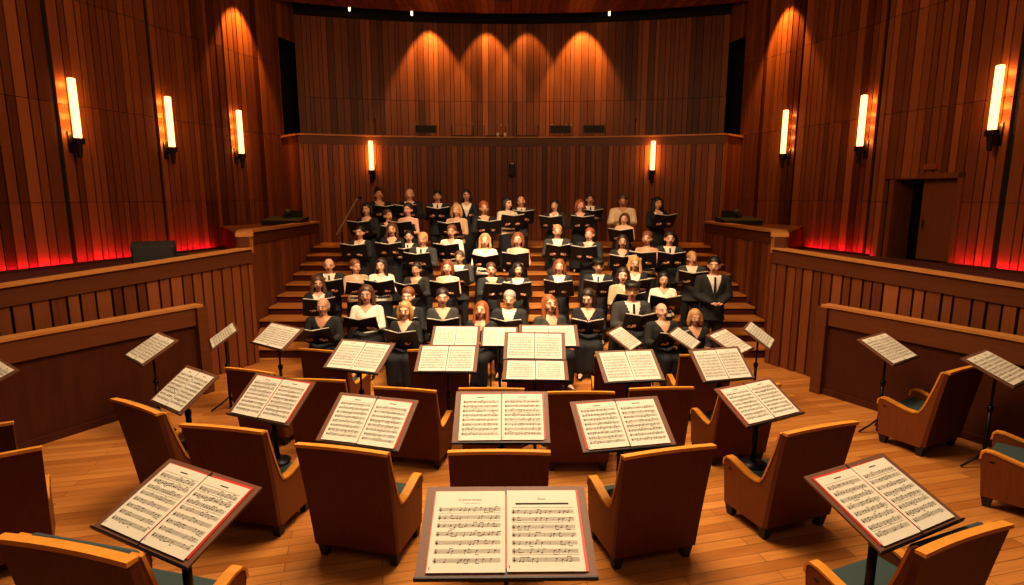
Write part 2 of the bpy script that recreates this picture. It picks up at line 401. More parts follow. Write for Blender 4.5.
# door in the right wall, standing in its dark reveal, with the unlit sign over it
def wp(F, off=0): # point on right wall, off metres towards the hall
    n = Vector((-1, -.29)).normalized(); return Vector((-wallL(F), F)) + n * off
dm = MB()
def wbox(mb, F0, F1, o0, o1, z0, z1):
    a, b, c, d = wp(F0, o0), wp(F1, o0), wp(F1, o1), wp(F0, o1)
    mb.hexa([(*a, z0), (*d, z0), (*c, z0), (*b, z0)], [(*a, z1), (*d, z1), (*c, z1), (*b, z1)])
wbox(dm, 10.14, 10.84, -.16, -.10, 1.72, 3.2); door = struct(dm.build('door_1', W_DOOR))
fm = MB(); wbox(fm, 10.05, 10.14, -.45, .06, 1.0, 3.3); wbox(fm, 11.3, 11.39, -.45, .06, 1.0, 3.3); wbox(fm, 10.05, 11.39, -.45, .06, 3.2, 3.3)
fm.build('door_frame', W_DOOR, door)
fm = MB(); wbox(fm, 10.05, 11.5, -.9, -.8, 1.0, 3.3); wbox(fm, 10.05, 10.12, -.9, -.4, 1.0, 3.3); wbox(fm, 11.35, 11.42, -.9, -.4, 1.0, 3.3); wbox(fm, 10.05, 11.42, -.9, -.4, 3.22, 3.3)
fm.build('reveal', M_DARK, door)
fm = MB(); fm.tube([(*wp(10.76, -.07), 2.3), (*wp(10.76, -.07), 2.45)], .012, 8); fm.build('door_handle', M_BRONZE, door)
sm = MB(); wbox(sm, 10.5, 10.72, .04, .12, 3.36, 3.46); so = sm.build('exit_sign', plain('unlit red sign', (.2, .05, .03), .5)); tag(so, 'small unlit red box sign above the right wall doorway', 'sign')

# ------------------------------------------------------------------ wall sconces
def make_sconce(h):
    r = empty('wall_sconce')
    m = MB(); m.box((0, 0, h / 2), (.105, .09, h)); m.build('glass_tube', M_GLASS, r, bevel=.02)
    m = MB(); m.box((0, 0, -.05), (.15, .13, .10)); m.lathe([(.001, -.34), (.035, -.33), (.045, -.22), (.06, -.10), (.06, -.05)]); m.box((0, .09, -.10), (.05, .16, .05))
    m.build('bracket', M_BRONZE, r, bevel=.008)
    m = MB(); m.box((0, .17, -.06), (.10, .03, .36)); m.build('mounting_plate', M_BRONZE, r)
    return r
sc1 = make_sconce(1.0); sc2 = make_sconce(.74)
def sconce(proto, x, y, z, rz, lab, first):
    o = proto if first else dup(proto); o.location = (x, y, z); o.rotation_euler = (0, 0, rz)
    tag(o, lab, 'wall lamp', 'wall sconces')
    SC.append((x, y, z, rz, .5 if z > 3.7 else .37))
SC = []
ang = math.atan(.29)
names3 = ['nearest the stage front', 'between two others', 'farthest along, nearest the choir']
first = True
for sg, Fs in ((-1, (10.33, 12.2, 14.1)), (1, (9.62, 12.02, 14.08))):
    for i, F in enumerate(Fs):
        n = Vector((1, -.29)).normalized() if sg < 0 else Vector((-1, -.29)).normalized()
        p = Vector((sg * -wallL(F), F)) + n * .19
        rz = (PI / 2 - ang) * (1 if sg < 0 else -1)
        sconce(sc1, p.x, p.y, 3.88 + (.06 if sg > 0 and i == 0 else 0), rz, 'tall glowing tube sconce on the %s wooden wall, %s' % ('left' if sg < 0 else 'right', names3[i]), first); first = False
sconce(sc2, -3.66, 15.29, 3.55, 0, 'short glowing tube sconce on the balcony front, left of the choir', True)
sconce(sc2, 3.66, 15.29, 3.55, 0, 'short glowing tube sconce on the balcony front, right of the choir', False)

# ------------------------------------------------------------------ orchestra chairs
def arm_profile():
    pts = [(.49, .10), (.525, .46), (.52, .515), (.495, .54), (.44, .54), (.34, .515), (.22, .487), (.13, .482), (.08, .50), (.04, .56), (-.01, .70), (-.06, .86), (-.10, 1.01)]
    return pts
def make_chair():
    r = empty('orchestra_chair')
    H = 1.05
    def bw(z): return (.35 + .025 * z / H)
    # back panel: leaning, slightly hollow across
    m = MB(); n = 8; nz = 6
    def yb(z, t): return -.17 * (z / H) ** 1.15 - .02 + .018 * (1 - t * t) * (z / H)
    g = []
    for lay in (0, 1):
        for j in range(nz + 1):
            z = .125 + (H - .03 - .125) * j / nz
            for i in range(n + 1):
                t = -1 + 2 * i / n; g.append((t * bw(z), yb(z, t) + (.045 if lay else 0), z))
    W = n + 1; S = W * (nz + 1); fs = []
    for j in range(nz):
        for i in range(n):
            a = j * W + i; fs.append((a, a + 1, a + W + 1, a + W)); fs.append((S + a, S + a + W, S + a + W + 1, S + a + 1))
    for i in range(n): fs += [(i, S + i, S + i + 1, i + 1), (nz * W + i, nz * W + i + 1, S + nz * W + i + 1, S + nz * W + i)]
    for j in range(nz): fs += [(j * W, j * W + W, S + j * W + W, S + j * W), (j * W + n, S + j * W + n, S + j * W + W + n, j * W + W + n)]
    m.add(g, fs); m.build('back_panel', W_CHB, r)
    m = MB()
    vs = []
    for i in range(n + 1):
        t = -1 + 2 * i / n; y = yb(H, t); x = t * (bw(H) + .004)
        for dy, z in ((-.008, H - .031), (.050, H - .031), (.052, H - .012), (-.008, H - .006)): vs.append((x, y + dy, z))
    fs = [(0, 1, 2, 3), tuple(n * 4 + k for k in (3, 2, 1, 0))]
    for i in range(n):
        for k in range(4): fs.append((i * 4 + k, i * 4 + (k + 1) % 4, i * 4 + 4 + (k + 1) % 4, i * 4 + 4 + k))
    m.add(vs, fs); m.build('top_rail', W_CHE, r)
    prof = arm_profile()
    full = [(.02, .10)] + prof + [(-.15, 1.015), (-.09, .6)]
    for s in (-1, 1):
        m = MB(); m.prism(full, s * .352, s * .292); m.build('side_panel', W_CHS, r, bevel=.004)
        # oak capping that runs over the arm and sweeps up to the back
        m = MB(); top = prof[1:]; vs = []
        for i, (y, z) in enumerate(top):
            a = Vector(top[max(i - 1, 0)]); b = Vector(top[min(i + 1, len(top) - 1)]); d = (b - a).normalized(); nn = Vector((d.y, -d.x))
            if nn.y < 0 and nn.x < 0: nn = -nn
            q = Vector((y, z))
            nn = Vector((-d.y, d.x)) * -1
            for xx, off in ((s * .358, -.006), (s * .286, -.006), (s * .286, .012), (s * .358, .012)): vs.append((xx, q.x + nn.x * off, q.y + nn.y * off))
        k = len(top); fs = [(0, 1, 2, 3), tuple(4 * (k - 1) + c for c in (3, 2, 1, 0))]
        for i in range(k - 1):
            for c in range(4): fs.append((i * 4 + c, i * 4 + (c + 1) % 4, i * 4 + 4 + (c + 1) % 4, i * 4 + 4 + c))
        m.add(vs, fs); m.build('armrest', W_CHE, r)
        m = MB(); m.ell((s * .353, .44, .455), (.004, .022, .011), 12, 6); m.build('button', M_BRONZE, r, smooth=True)
    m = MB(); m.box((0, .265, .395), (.575, .46, .12)); m.build('seat', M_TEAL, r, bevel=.03)
    m = MB(); m.box((0, .24, .27), (.58, .44, .13)); m.build('seat_frame', W_CHB, r)
    m = MB(); m.hexa([(-.29, .035, .46), (.29, .035, .46), (.29, .10, .46), (-.29, .10, .46)], [(-.31, -.105, 1.015), (.31, -.105, 1.015), (.31, -.06, 1.01), (-.31, -.06, 1.01)])
    m.build('back_cushion', M_TEAL, r, bevel=.02)
    for x in (-1, 1):
        for y in (.035, .44):
            m = MB(); c = x * .305; m.hexa([(c - .028, y - .028, 0), (c + .028, y - .028, 0), (c + .028, y + .028, 0), (c - .028, y + .028, 0)], [(c - .042, y - .05, .12), (c + .042, y - .05, .12), (c + .042, y + .05, .12), (c - .042, y + .05, .12)])
            m.build('foot', M_FOOT, r)
    return r
CH = make_chair()
CHAIRS = [
 (-1.237, 4.193, -.231, 1, 'large wooden orchestra chair, left of the two flanking the low centre chair'),
 (1.124, 4.159, .264, 1, 'large wooden orchestra chair, right of the two flanking the low centre chair'),
 (-.096, 4.144, .0, 1, 'wooden orchestra chair directly behind the nearest central music stand'),
 (-2.324, 4.582, -.2, 1, 'wooden chair with teal seat, angled right, two to the left of the centre chair'),
 (-3.30, 5.06, -.52, 1, 'angled wooden chair in front of the bare floor by the left partition, high curved back'),
 (2.463, 4.584, .344, 1, 'wooden chair with open left arm and teal seat, nearest right of centre'),
 (2.45, 3.06, .38, 1, 'wooden chair with teal back cushion under the big lower right music stand'),
 (-2.20, 2.80, -.24, 1.12, 'wooden chair with teal back cushion under the big lower left music stand'),
 (-3.94, 3.97, .65, 1, 'wooden chair cut by the left picture edge, back panel toward us'),
 (-4.57, 4.47, .6, 1, 'wooden chair behind the one cut by the left picture edge'),
 (5.016, 4.913, .751, 1, 'wooden chair cut by the right picture edge, arms toward the stage'),
 (4.90, 6.20, .46, 1, 'wooden chair with teal seat beside the right partition'),
 (-1.079, 5.82, -.20, .9, 'second row wooden chair, left of centre, beyond the large front left chair'),
 (-2.125, 6.119, -.085, .9, 'second row wooden chair under the tilted stand left of centre'),
 (-.209, 5.827, -.02, .9, 'second row wooden chair just beyond the centre front chair'),
 (.70, 5.722, 0, .9, 'second row wooden chair right of centre, nearer of two side by side'),
 (1.537, 5.849, .078, .9, 'second row wooden chair beyond the large front right chair'),
 (2.47, 5.90, .205, .9, 'second row wooden chair with teal seat, beyond the open left arm chair'),
 (-.903, 6.98, .03, 1, 'third row wooden chair left of centre, close to the choir'),
 (.27, 6.70, 0, .9, 'third row wooden chair in the centre, close to the choir'),
 (1.367, 6.878, -.06, .95, 'third row wooden chair right of centre, close to the choir'),
 (2.44, 7.10, .0, .9, 'third row wooden chair at its right end, close to the steps'),
 (-2.40, 7.30, -.3, .9, 'third row wooden chair at its left end, close to the steps'),
 (-2.95, 6.45, -.337, .9, 'second row wooden chair farthest left, near the left steps'),
]
for i, (x, y, a, s, lab) in enumerate(CHAIRS):
    o = CH if i == 0 else dup(CH)
    o.location = (x, y, 0); o.rotation_euler = (0, 0, a); o.scale = (s, s, s); tag(o, lab, 'chair', 'orchestra chairs')

# ------------------------------------------------------------------ music stands and scores
def text_faces(mb, txt, size, x, z):
    cu = bpy.data.curves.new('t', 'FONT'); cu.body = txt; cu.size = size; cu.align_x = 'CENTER'; cu.resolution_u = 2
    o = bpy.data.objects.new('t', cu); COL.objects.link(o)
    dg = bpy.context.evaluated_depsgraph_get(); me = bpy.data.meshes.new_from_object(o.evaluated_get(dg))
    mb.add([(v.co.x + x, v.co.y + z, .0016) for v in me.vertices], [tuple(p.vertices) for p in me.polygons])
    bpy.data.objects.remove(o); bpy.data.curves.remove(cu); bpy.data.meshes.remove(me)
PW, PH = .318, .415
def make_page(seed, title=None, sub=None, head=False):
    """one sheet in its own plane: x across, y up the page, z off the page; staves and notes printed on it"""
    r = random.Random(seed); mb = MB()
    n = 6
    for i in range(n):     # a gentle curl
        xa, xb = -PW / 2 + PW * i / n, -PW / 2 + PW * (i + 1) / n
        mb.poly([(xa, -PH / 2, .001), (xb, -PH / 2, .001), (xb, PH / 2, .001), (xa, PH / 2, .001)])
    mb.cm = 1
    def quad(x0, y0, x1, y1): mb.poly([(x0, y0, .0015), (x1, y0, .0015), (x1, y1, .0015), (x0, y1, .0015)])
    top = PH / 2 - .05
    if title:
        text_faces(mb, title, .017, 0, PH / 2 - .055)
        top -= .03
    else: quad(-.03, PH / 2 - .032, .03, PH / 2 - .026)
    if sub: text_faces(mb, sub, .009, .01, PH / 2 - .072)
    if head: quad(-.12, PH / 2 - .082, .12, PH / 2 - .072); top -= .02
    ns = 8 if not title else 7
    pitch = (top + PH / 2 - .035) / ns
    for s in range(ns):
        y = top - pitch * (s + .75); sp = .0042
        x0, x1 = -PW / 2 + .022, PW / 2 - .020
        mb.cm = 2
        for l in range(5): quad(x0, y + l * sp, x1, y + l * sp + .0013)
        quad(x0, y, x0 + .0015, y + 4 * sp)
        if r.random() < .35: quad(x0, y + 4 * sp + .014, x1, y + 4 * sp + .0155)
        mb.cm = 1
        # clef squiggle, key, notes with stems and beams
        quad(x0 + .006, y - .004, x0 + .009, y + 4 * sp + .005); quad(x0 + .003, y + .003, x0 + .013, y + .008)
        x = x0 + .03; lastbar = 0
        while x < x1 - .012:
            p = r.randint(-1, 9); yy = y + p * sp / 2
            if r.random() < .8:
                pts = [(x + .0042 * math.cos(a * PI / 4), yy + .003 * math.sin(a * PI / 4) + .001 * math.cos(a * PI / 4), .0016) for a in range(8)]
                mb.poly(pts)
                if p < 4: quad(x + .003, yy, x + .0044, yy + .019)
                else: quad(x - .0044, yy - .019, x - .003, yy)
                if r.random() < .4:
                    w = r.uniform(.012, .022); q = yy + (.017 if p < 4 else -.019); o = .003 if p < 4 else -.0044
                    quad(x + o, q, x + o + w, q + .003)
            lastbar += 1
            if lastbar > 4 and r.random() < .5:
                mb.cm = 2; quad(x + .008, y, x + .0092, y + 4 * sp); mb.cm = 1; lastbar = 0
            x += r.uniform(.013, .034)
    quad(-PW / 2 + .008, -PH / 2 + .014, -PW / 2 + .011, -PH / 2 + .028)
    return mb.mesh('page', [M_PAPER, M_INK, M_INKG], fix=False)
PAGES = [make_page(i) for i in range(6)]
PAGE_L = make_page(101, 'Cummernment', 'Gerner Summenned'); PAGE_R = make_page(102, 'Eluan', None, True)
DK = dict()
def make_desk_meshes():
    W, Hh = .735, .47
    m = MB(); m.box((-W / 4 - .001, 0, -.008), (W / 2 - .002, Hh, .012)); m.box((W / 4 + .001, 0, -.008), (W / 2 - .002, Hh, .012)); DK['desk'] = m.mesh('desk', M_DESK)
    m = MB(); m.box((0, -Hh / 2 - .002, -.001), (W + .004, .008, .026)); m.box((0, -Hh / 2 + .012, -.018), (.30, .03, .012)); DK['lip'] = m.mesh('lip', M_BLACK)
    m = MB(); m.box((0, 0, -.009), (.010, Hh * .98, .018)); DK['spine'] = m.mesh('hinge', M_BLACK)
    m = MB(); m.box((0, -.02, -.035), (.10, .12, .04)); m.tube([(-.09, -.02, -.04), (.09, -.02, -.04)], .016, 10); DK['bracket'] = m.mesh('bracket', M_BLACK)
make_desk_meshes()
RED = {}
def red_mesh(k):
    if k in RED: return RED[k]
    dx, dy, w, h, rot = [(.003, -.003, .660, .418, .006), (.010, .004, .648, .418, .012), (-.010, .0, .648, .418, -.012)][k]
    m = MB(); m.box((-w / 4 - .010, 0, 0), (w / 2 - .020, h, .003)); m.box((w / 4 + .010, 0, 0), (w / 2 - .020, h, .003)); m.box((0, 0, -.0015), (.05, h * .9, .001))
    me = m.mesh('folder', M_RED)
    me.transform(Matrix.Translation((dx, dy, 0)) @ Matrix.Rotation(rot, 4, 'Z')); RED[k] = me
    return me
def seat_hit(x, y):
    for cx, cy, a, s, _ in CHAIRS:
        dx, dy = x - cx, y - cy; lx = (dx * math.cos(a) + dy * math.sin(a)) / s; ly = (-dx * math.sin(a) + dy * math.cos(a)) / s
        if abs(lx) < .27 and .06 < ly < .47: return .46 * s
        if abs(lx) < .40 and -.2 < ly < .56: return -1
    return 0
def music_stand(x, y, z, yaw, tilt, w, h, lab, red=None, pages=None, pole=None):
    seat = seat_hit(x, y) if pole is None else pole
    base = max(0, seat)
    r = empty('music_stand', (x, y, base), yaw); tag(r, lab, 'music stand', 'music stands')
    T = Matrix.Translation((0, 0, z - base)) @ Matrix.Rotation(tilt, 4, 'X') @ Matrix.Diagonal((w / .735, h / .47, 1, 1))
    for k in ('desk', 'lip', 'spine', 'bracket'):
        o = link({'spine': 'hinge'}.get(k, k), DK[k], r); o.matrix_local = T
    top = z - base - .05
    m = MB(); m.tube([(0, .018, .02), (0, .018, top * .62)], .026 if seat > 0 else .019, 12); m.build('lower_pole', M_BLACK, r, smooth=True)
    m = MB(); m.tube([(0, .018, top * .55), (0, .015, top + .02)], .013, 10); m.lathe([(.001, -.03), (.03, -.025), (.03, .025), (.001, .03)], (0, .018, top * .62), 12); m.build('upper_pole', M_BLACK, r, smooth=True)
    if seat > 0:
        m = MB(); m.lathe([(.001, 0), (.12, 0), (.12, .012), (.05, .022), (.028, .035), (.001, .035)], (0, .018, .002)); m.build('base_plate', M_BLACK, r, smooth=True)
    else:
        for k in range(3):
            a = k * 2 * PI / 3 + .5
            m = MB(); m.tube([(0, .018, .18), (.10 * math.cos(a), .018 + .10 * math.sin(a), .10), (.24 * math.cos(a), .018 + .24 * math.sin(a), .012)], .011, 8); m.build('leg', M_BLACK, r, smooth=True)
    # the score lying on the desk
    slab = lab.replace('music stand', 'stand')
    q = empty('music_score', (0, 0, 0)); q.matrix_world = Matrix.Translation((x, y, z)) @ Matrix.Rotation(yaw, 4, 'Z') @ Matrix.Rotation(tilt, 4, 'X')
    tag(q, 'open score on the ' + slab, 'sheet music', 'scores on the stands')
    sx, sy = w / .735, h / .47
    if red is not None:
        o = link('folder', red_mesh(red), q); o.matrix_local = Matrix.Translation((0, 0, .002)) @ Matrix.Diagonal((sx, sy, 1, 1)); o['label'] = 'red folder under the pages'
    for k, s in enumerate((-1, 1)):
        pg = pages[k] if pages else random.choice(PAGES)
        o = link('page', pg, q)
        o.matrix_local = Matrix.Diagonal((sx, sy, 1, 1)) @ Matrix.Translation((s * (PW / 2 + .004), -.006 + random.uniform(-.003, .003), .0055)) @ Matrix.Rotation(random.uniform(-.012, .012), 4, 'Z')
STANDS = [
 (-.03, 2.643, 1.252, .012, .344, .849, .541, 'biggest music stand, at the bottom centre nearest us', 0, (PAGE_L, PAGE_R), 0),
 (-1.868, 2.958, 1.187, -.459, .415, .812, .511, 'big tilted music stand over the lower left chair', 1, None, None),
 (2.175, 3.123, 1.151, .443, .398, .747, .526, 'big tilted music stand over the lower right chair', 2, None, None),
 (-.085, 4.413, 1.14, -.002, .587, .767, .497, 'square-on music stand over the centre chair', 1, None, None),
 (-1.172, 4.417, 1.102, -.275, .618, .733, .478, 'music stand over the large front left chair', 0, None, None),
 (.878, 4.339, 1.112, .187, .608, .76, .469, 'music stand over the large front right chair', 2, None, None),
 (-2.187, 4.982, 1.087, -.41, .671, .73, .461, 'music stand over the right-angled chair left of centre', 1, None, None),
 (-3.20, 5.36, 1.046, -.62, .614, .635, .473, 'music stand over the curved back chair by the left floor', None, None, None),
 (2.226, 4.934, 1.077, .474, .529, .731, .444, 'music stand over the chair with open left arm', 2, None, None),
 (-1.756, 6.376, 1.087, -.321, .562, .723, .467, 'second row music stand left of centre, tilted toward us', None, None, None),
 (-.737, 6.321, 1.071, -.024, .454, .695, .466, 'second row music stand just left of the stacked pair', None, None, None),
 (.275, 6.761, 1.102, -.041, .546, .745, .469, 'upper music stand of the stacked pair in the centre', None, None, None),
 (0.258, 6.092, 1.002, -0.03, 0.258, 0.715, 0.427, 'lower music stand of the stacked pair in the centre', None, None, None),
 (-.756, 7.516, 1.04, .005, .402, .649, .455, 'far music stand before the choir, left of three abreast', None, None, None),
 (-.17, 7.62, 1.002, -.012, .409, .50, .455, 'far music stand before the choir, middle of three abreast', None, None, None),
 (.478, 7.30, 1.095, -.012, .449, .775, .458, 'far music stand before the choir, right of three abreast', None, None, None),
 (1.29, 6.076, 1.06, .14, .559, .678, .464, 'second row music stand right of the stacked pair', None, None, None),
 (2.358, 6.235, 1.032, .252, .695, .651, .44, 'second row music stand above the chair beyond the open left arm chair', None, None, None),
 (-3.128, 7.436, 1.06, -.615, .602, .742, .402, 'music stand in front of the left choir steps', None, None, None),
 (-3.89, 7.531, 1.044, -1.031, .60, .619, .40, 'music stand seen nearly edge-on by the left slatted wall', None, None, None),
 (-4.40, 6.78, 1.07, -.715, .512, .679, .469, 'lone music stand in front of the left partition', None, None, None),
 (-5.36, 5.64, 1.09, -.644, .411, .72, .40, 'music stand cut by the left picture edge', None, None, None),
 (4.55, 6.73, 1.085, .605, .499, .708, .477, 'music stand by the right partition, behind the teal seated chair', None, None, None),
 (5.10, 5.80, 1.125, .586, .398, .67, .50, 'music stand cut by the right picture edge', None, None, None),
 (3.355, 7.577, 1.04, 1.03, .6, .584, .43, 'music stand seen nearly edge-on before the right choir steps', None, None, None),
 (2.857, 7.294, 1.016, .829, .464, .558, .471, 'music stand left of the edge-on one by the right choir steps', None, None, None),
 (2.357, 7.62, .98, 1.05, .50, .52, .391, 'narrow turned music stand below the seated blonde woman', None, None, None),
 (1.542, 7.627, .98, 1.02, .552, .50, .411, 'narrow turned music stand right of the far three abreast', None, None, None),
]
for s in STANDS: music_stand(*s)

# ------------------------------------------------------------------ singers
def hand_mesh(side):
    """palm, four fingers of unequal length curled round a cover edge, thumb from the side of the palm; wrist at origin, fingers along -y"""
    m = MB(); m.ell((0, -.045, 0), (.038, .05, .015), 10, 7)
    for k, (x, ln) in enumerate(((-.030, .055), (-.010, .066), (.010, .070), (.030, .062))):
        x *= side; p = Vector((x, -.085, 0)); q = p + Vector((x * .1, -ln * .45, .006)); e = q + Vector((0, -ln * .28, .022)); t = e + Vector((0, ln * .06, .022))
        m.tube([p + Vector((0, .03, 0)), p, q, e, t], [.008, .009, .0085, .008, .006], 7)
    m.tube([(.030 * side, -.025, 0), (.052 * side, -.05, .012), (.056 * side, -.08, .028), (.050 * side, -.098, .034)], [.011, .0105, .0095, .007], 7)
    return m
HANDS = {s: hand_mesh(s) for s in (-1, 1)}
TORSO_M = [(.86, .155, .115, 0), (.95, .165, .118, 0), (1.08, .150, .105, 0), (1.20, .165, .112, 0), (1.33, .185, .118, .005), (1.41, .165, .10, .01), (1.46, .10, .075, .012)]
TORSO_W = [(.86, .165, .12, 0), (.95, .17, .12, 0), (1.08, .130, .098, 0), (1.20, .145, .115, -.008), (1.29, .155, .125, -.014), (1.36, .155, .105, 0), (1.41, .135, .085, .01), (1.455, .085, .065, .012)]
def joints(sex, seat, arm):
    dz = -.40 if seat else 0
    sw = .195 if sex == 'm' else .168
    J = dict(dz=dz, sw=sw)
    for s in (-1, 1):
        sh = Vector((s * sw, .008, 1.385 + dz)); el = Vector((s * (sw + .055), -.06, 1.12 + dz)); wr = Vector((s * .13, -.27, 1.14 + dz))
        if arm == 'low': el = Vector((s * (sw + .05), -.02, 1.11 + dz)); wr = Vector((s * .07, -.22, 1.03 + dz))
        if arm == 'raise' and s == -1: el = Vector((s * (sw + .08), -.08, 1.14 + dz)); wr = Vector((s * (sw + .06), -.22, 1.36 + dz))
        J['sh%d' % s], J['el%d' % s], J['wr%d' % s] = sh, el, wr
        if seat: J['hip%d' % s], J['kn%d' % s], J['an%d' % s] = Vector((s * .09, 0, .53)), Vector((s * .11, -.42, .52)), Vector((s * .11, -.40, .09))
        else: J['hip%d' % s], J['kn%d' % s], J['an%d' % s] = Vector((s * .09, 0, .88)), Vector((s * .095, -.015, .48)), Vector((s * .10, .02, .09))
    return J
def headM(dz, yaw, pitch):
    return Matrix.Translation((0, 0, 1.53 + dz)) @ Matrix.Scale(1.12, 4) @ Matrix.Rotation(yaw, 4, 'Z') @ Matrix.Rotation(pitch, 4, 'X') @ Matrix.Translation((0, 0, -1.53))
CACHE = {}
def body_mesh(sex, seat, arm, yaw, pitch):
    key = ('b', sex, seat, arm, yaw, pitch)
    if key in CACHE: return CACHE[key]
    J = joints(sex, seat, arm); dz = J['dz']; k = 1 if sex == 'm' else .88
    m = MB(); m.loft([(z + dz, rx, ry, yo) for z, rx, ry, yo in (TORSO_M if sex == 'm' else TORSO_W)])
    for s in (-1, 1):
        g = lambda n: J['%s%d' % (n, s)]
        m.cap((s * .07, .012, 1.40 + dz), .065 * k, g('sh'), .06 * k)
        m.cap(g('sh'), .056 * k, g('el'), .043 * k); m.cap(g('el'), .043 * k, g('wr'), .028 * k)
        m.cap(g('hip'), .09, g('kn'), .06); m.cap(g('kn'), .058, g('an'), .038); m.cap(g('an'), .036, g('an') + Vector((s * .012, -.15, -.05)), .03)
    m.cap((0, .012, 1.43 + dz), .060 * k, (0, -.005, 1.54 + dz), .055 * k)
    h = MB(); h.ell((0, .012, 1.645), (.076, .094, .092)); h.ell((0, -.022, 1.595), (.064, .070, .082)); h.ell((0, -.050, 1.53), (.038, .032, .026))
    h.cap((0, -.090, 1.622), .010, (0, -.106, 1.585), .015)
    h.cap((-.04, -.078, 1.64), .012, (.04, -.078, 1.64), .012)
    for s in (-1, 1):
        h.ell((s * .078, .012, 1.60), (.012, .020, .032)); h.ell((s * .040, -.062, 1.575), (.022, .02, .022))
    HM = headM(dz, yaw, pitch)
    m.add([HM @ Vector(v) for v in h.v], h.f)
    me = remesh(m, .0125, 3)
    bm = bmesh.new(); bm.from_mesh(me)
    for s in (-1, 1):
        wr, el = J['wr%d' % s], J['el%d' % s]; d = (wr - el).normalized()
        X = Vector((1, 0, 0)); Y = -d; Z = X.cross(Y).normalized(); X = Y.cross(Z).normalized()
        if Z.z < 0: Z = -Z; X = -X
        R = Matrix((X, Y, Z)).transposed().to_4x4()
        if X.x < 0: R = R @ Matrix.Rotation(PI, 4, 'Y')
        hm = HANDS[s].mesh('h', M_DARK, True); hm.transform(Matrix.Translation(wr - d * .005) @ R @ Matrix.Scale(.95 if sex == 'm' else .85, 4)); bm.from_mesh(hm); bpy.data.meshes.remove(hm)
    bm.to_mesh(me); bm.free(); me.materials.clear()
    me.polygons.foreach_set('use_smooth', [True] * len(me.polygons))
    CACHE[key] = me; return me
def hair_mesh(style, seat, yaw, pitch):
    key = ('h', style, seat, yaw, pitch)
    if key in CACHE: return CACHE[key]
    dz = -.40 if seat else 0; m = MB()
    if style == 'bald':
        m.ell((0, .035, 1.625), (.086, .084, .062))
        cut = lambda c, n: c.y < -.005 or c.z > 1.672
    else:
        m.ell((0, .022, 1.662), (.088, .105, .098))
        m.ell((0, .05, 1.60), (.080, .07, .085))
        if style in ('bob', 'long', 'curly'):
            low = {'bob': 1.50, 'long': 1.34, 'curly': 1.40}[style]; r = .034 if style != 'curly' else .048
            for s in (-1, 1):
                m.cap((s * .078, .0, 1.66), .028, (s * .088, .0, low + .06), r); m.cap((s * .088, .0, low + .06), r, (s * .085, .005, low), r * .8)
            m.cap((0, .07, 1.62), .07, (0, .085, low + .03), .065)
        if style == 'curly':
            rn = random.Random(3)
            for _ in range(26):
                a = rn.uniform(-.3, PI + .3); m.ell((.1 * math.cos(a), .02 + .1 * abs(math.sin(a)) - .02, rn.uniform(1.42, 1.74)), (.03, .03, .03), 8, 5)
        if style == 'bun': m.ell((0, .07, 1.765), (.05, .05, .045)); m.ell((0, .13, 1.66), (.03, .03, .03))
        if style == 'cap':
            m.ell((0, -.0, 1.715), (.108, .125, .040)); m.ell((0, -.085, 1.695), (.08, .07, .016))
        fr = 1.668 if style != 'cap' else 1.69
        cut = lambda c, n: (c.y < -.012 and c.z < fr + .02 * math.cos(c.x * 40) - .3 * max(0, abs(c.x) - .05) and abs(c.x) < .066) 
    me0 = remesh(m, .0115, 2, cut)
    me0.transform(headM(dz, yaw, pitch)); CACHE[key] = me0; return me0
def face_parts(o, seat, yaw, pitch, hc, open_):
    key = ('f', seat, yaw, pitch, open_); dz = -.40 if seat else 0; HM = headM(dz, yaw, pitch)
    if key not in CACHE:
        a = MB()
        e = []
        for s in (-1, 1):
            q = MB(); q.ell((s * .031, -.083, 1.615), (.014, .010, .0085), 10, 6); q.cm = 1; q.ell((s * .031, -.0905, 1.615), (.0065, .004, .0065), 8, 5)
            me = q.mesh('eye', [M_EYEW, M_EYED], True); me.transform(HM); e.append(me)
        q = MB(); q.ell((0, -.086, 1.548), (.022, .010, .012 if open_ else .006), 12, 7); mo = q.mesh('mouth', M_MOUTH, True); mo.transform(HM)
        CACHE[key] = (e, mo)
    e, mo = CACHE[key]
    for me in e: link('eye', me, o)
    link('mouth', mo, o)
    k2 = ('br', seat, yaw, pitch, hc.name)
    if k2 not in CACHE:
        CACHE[k2] = []
        for s in (-1, 1):
            q = MB(); q.tube([(s * .014, -.094, 1.637), (s * .032, -.091, 1.643), (s * .048, -.078, 1.638)], .0042, 6)
            me = q.mesh('eyebrow', hc, True); me.transform(HM); CACHE[k2].append(me)
    for me in CACHE[k2]: link('eyebrow', me, o)
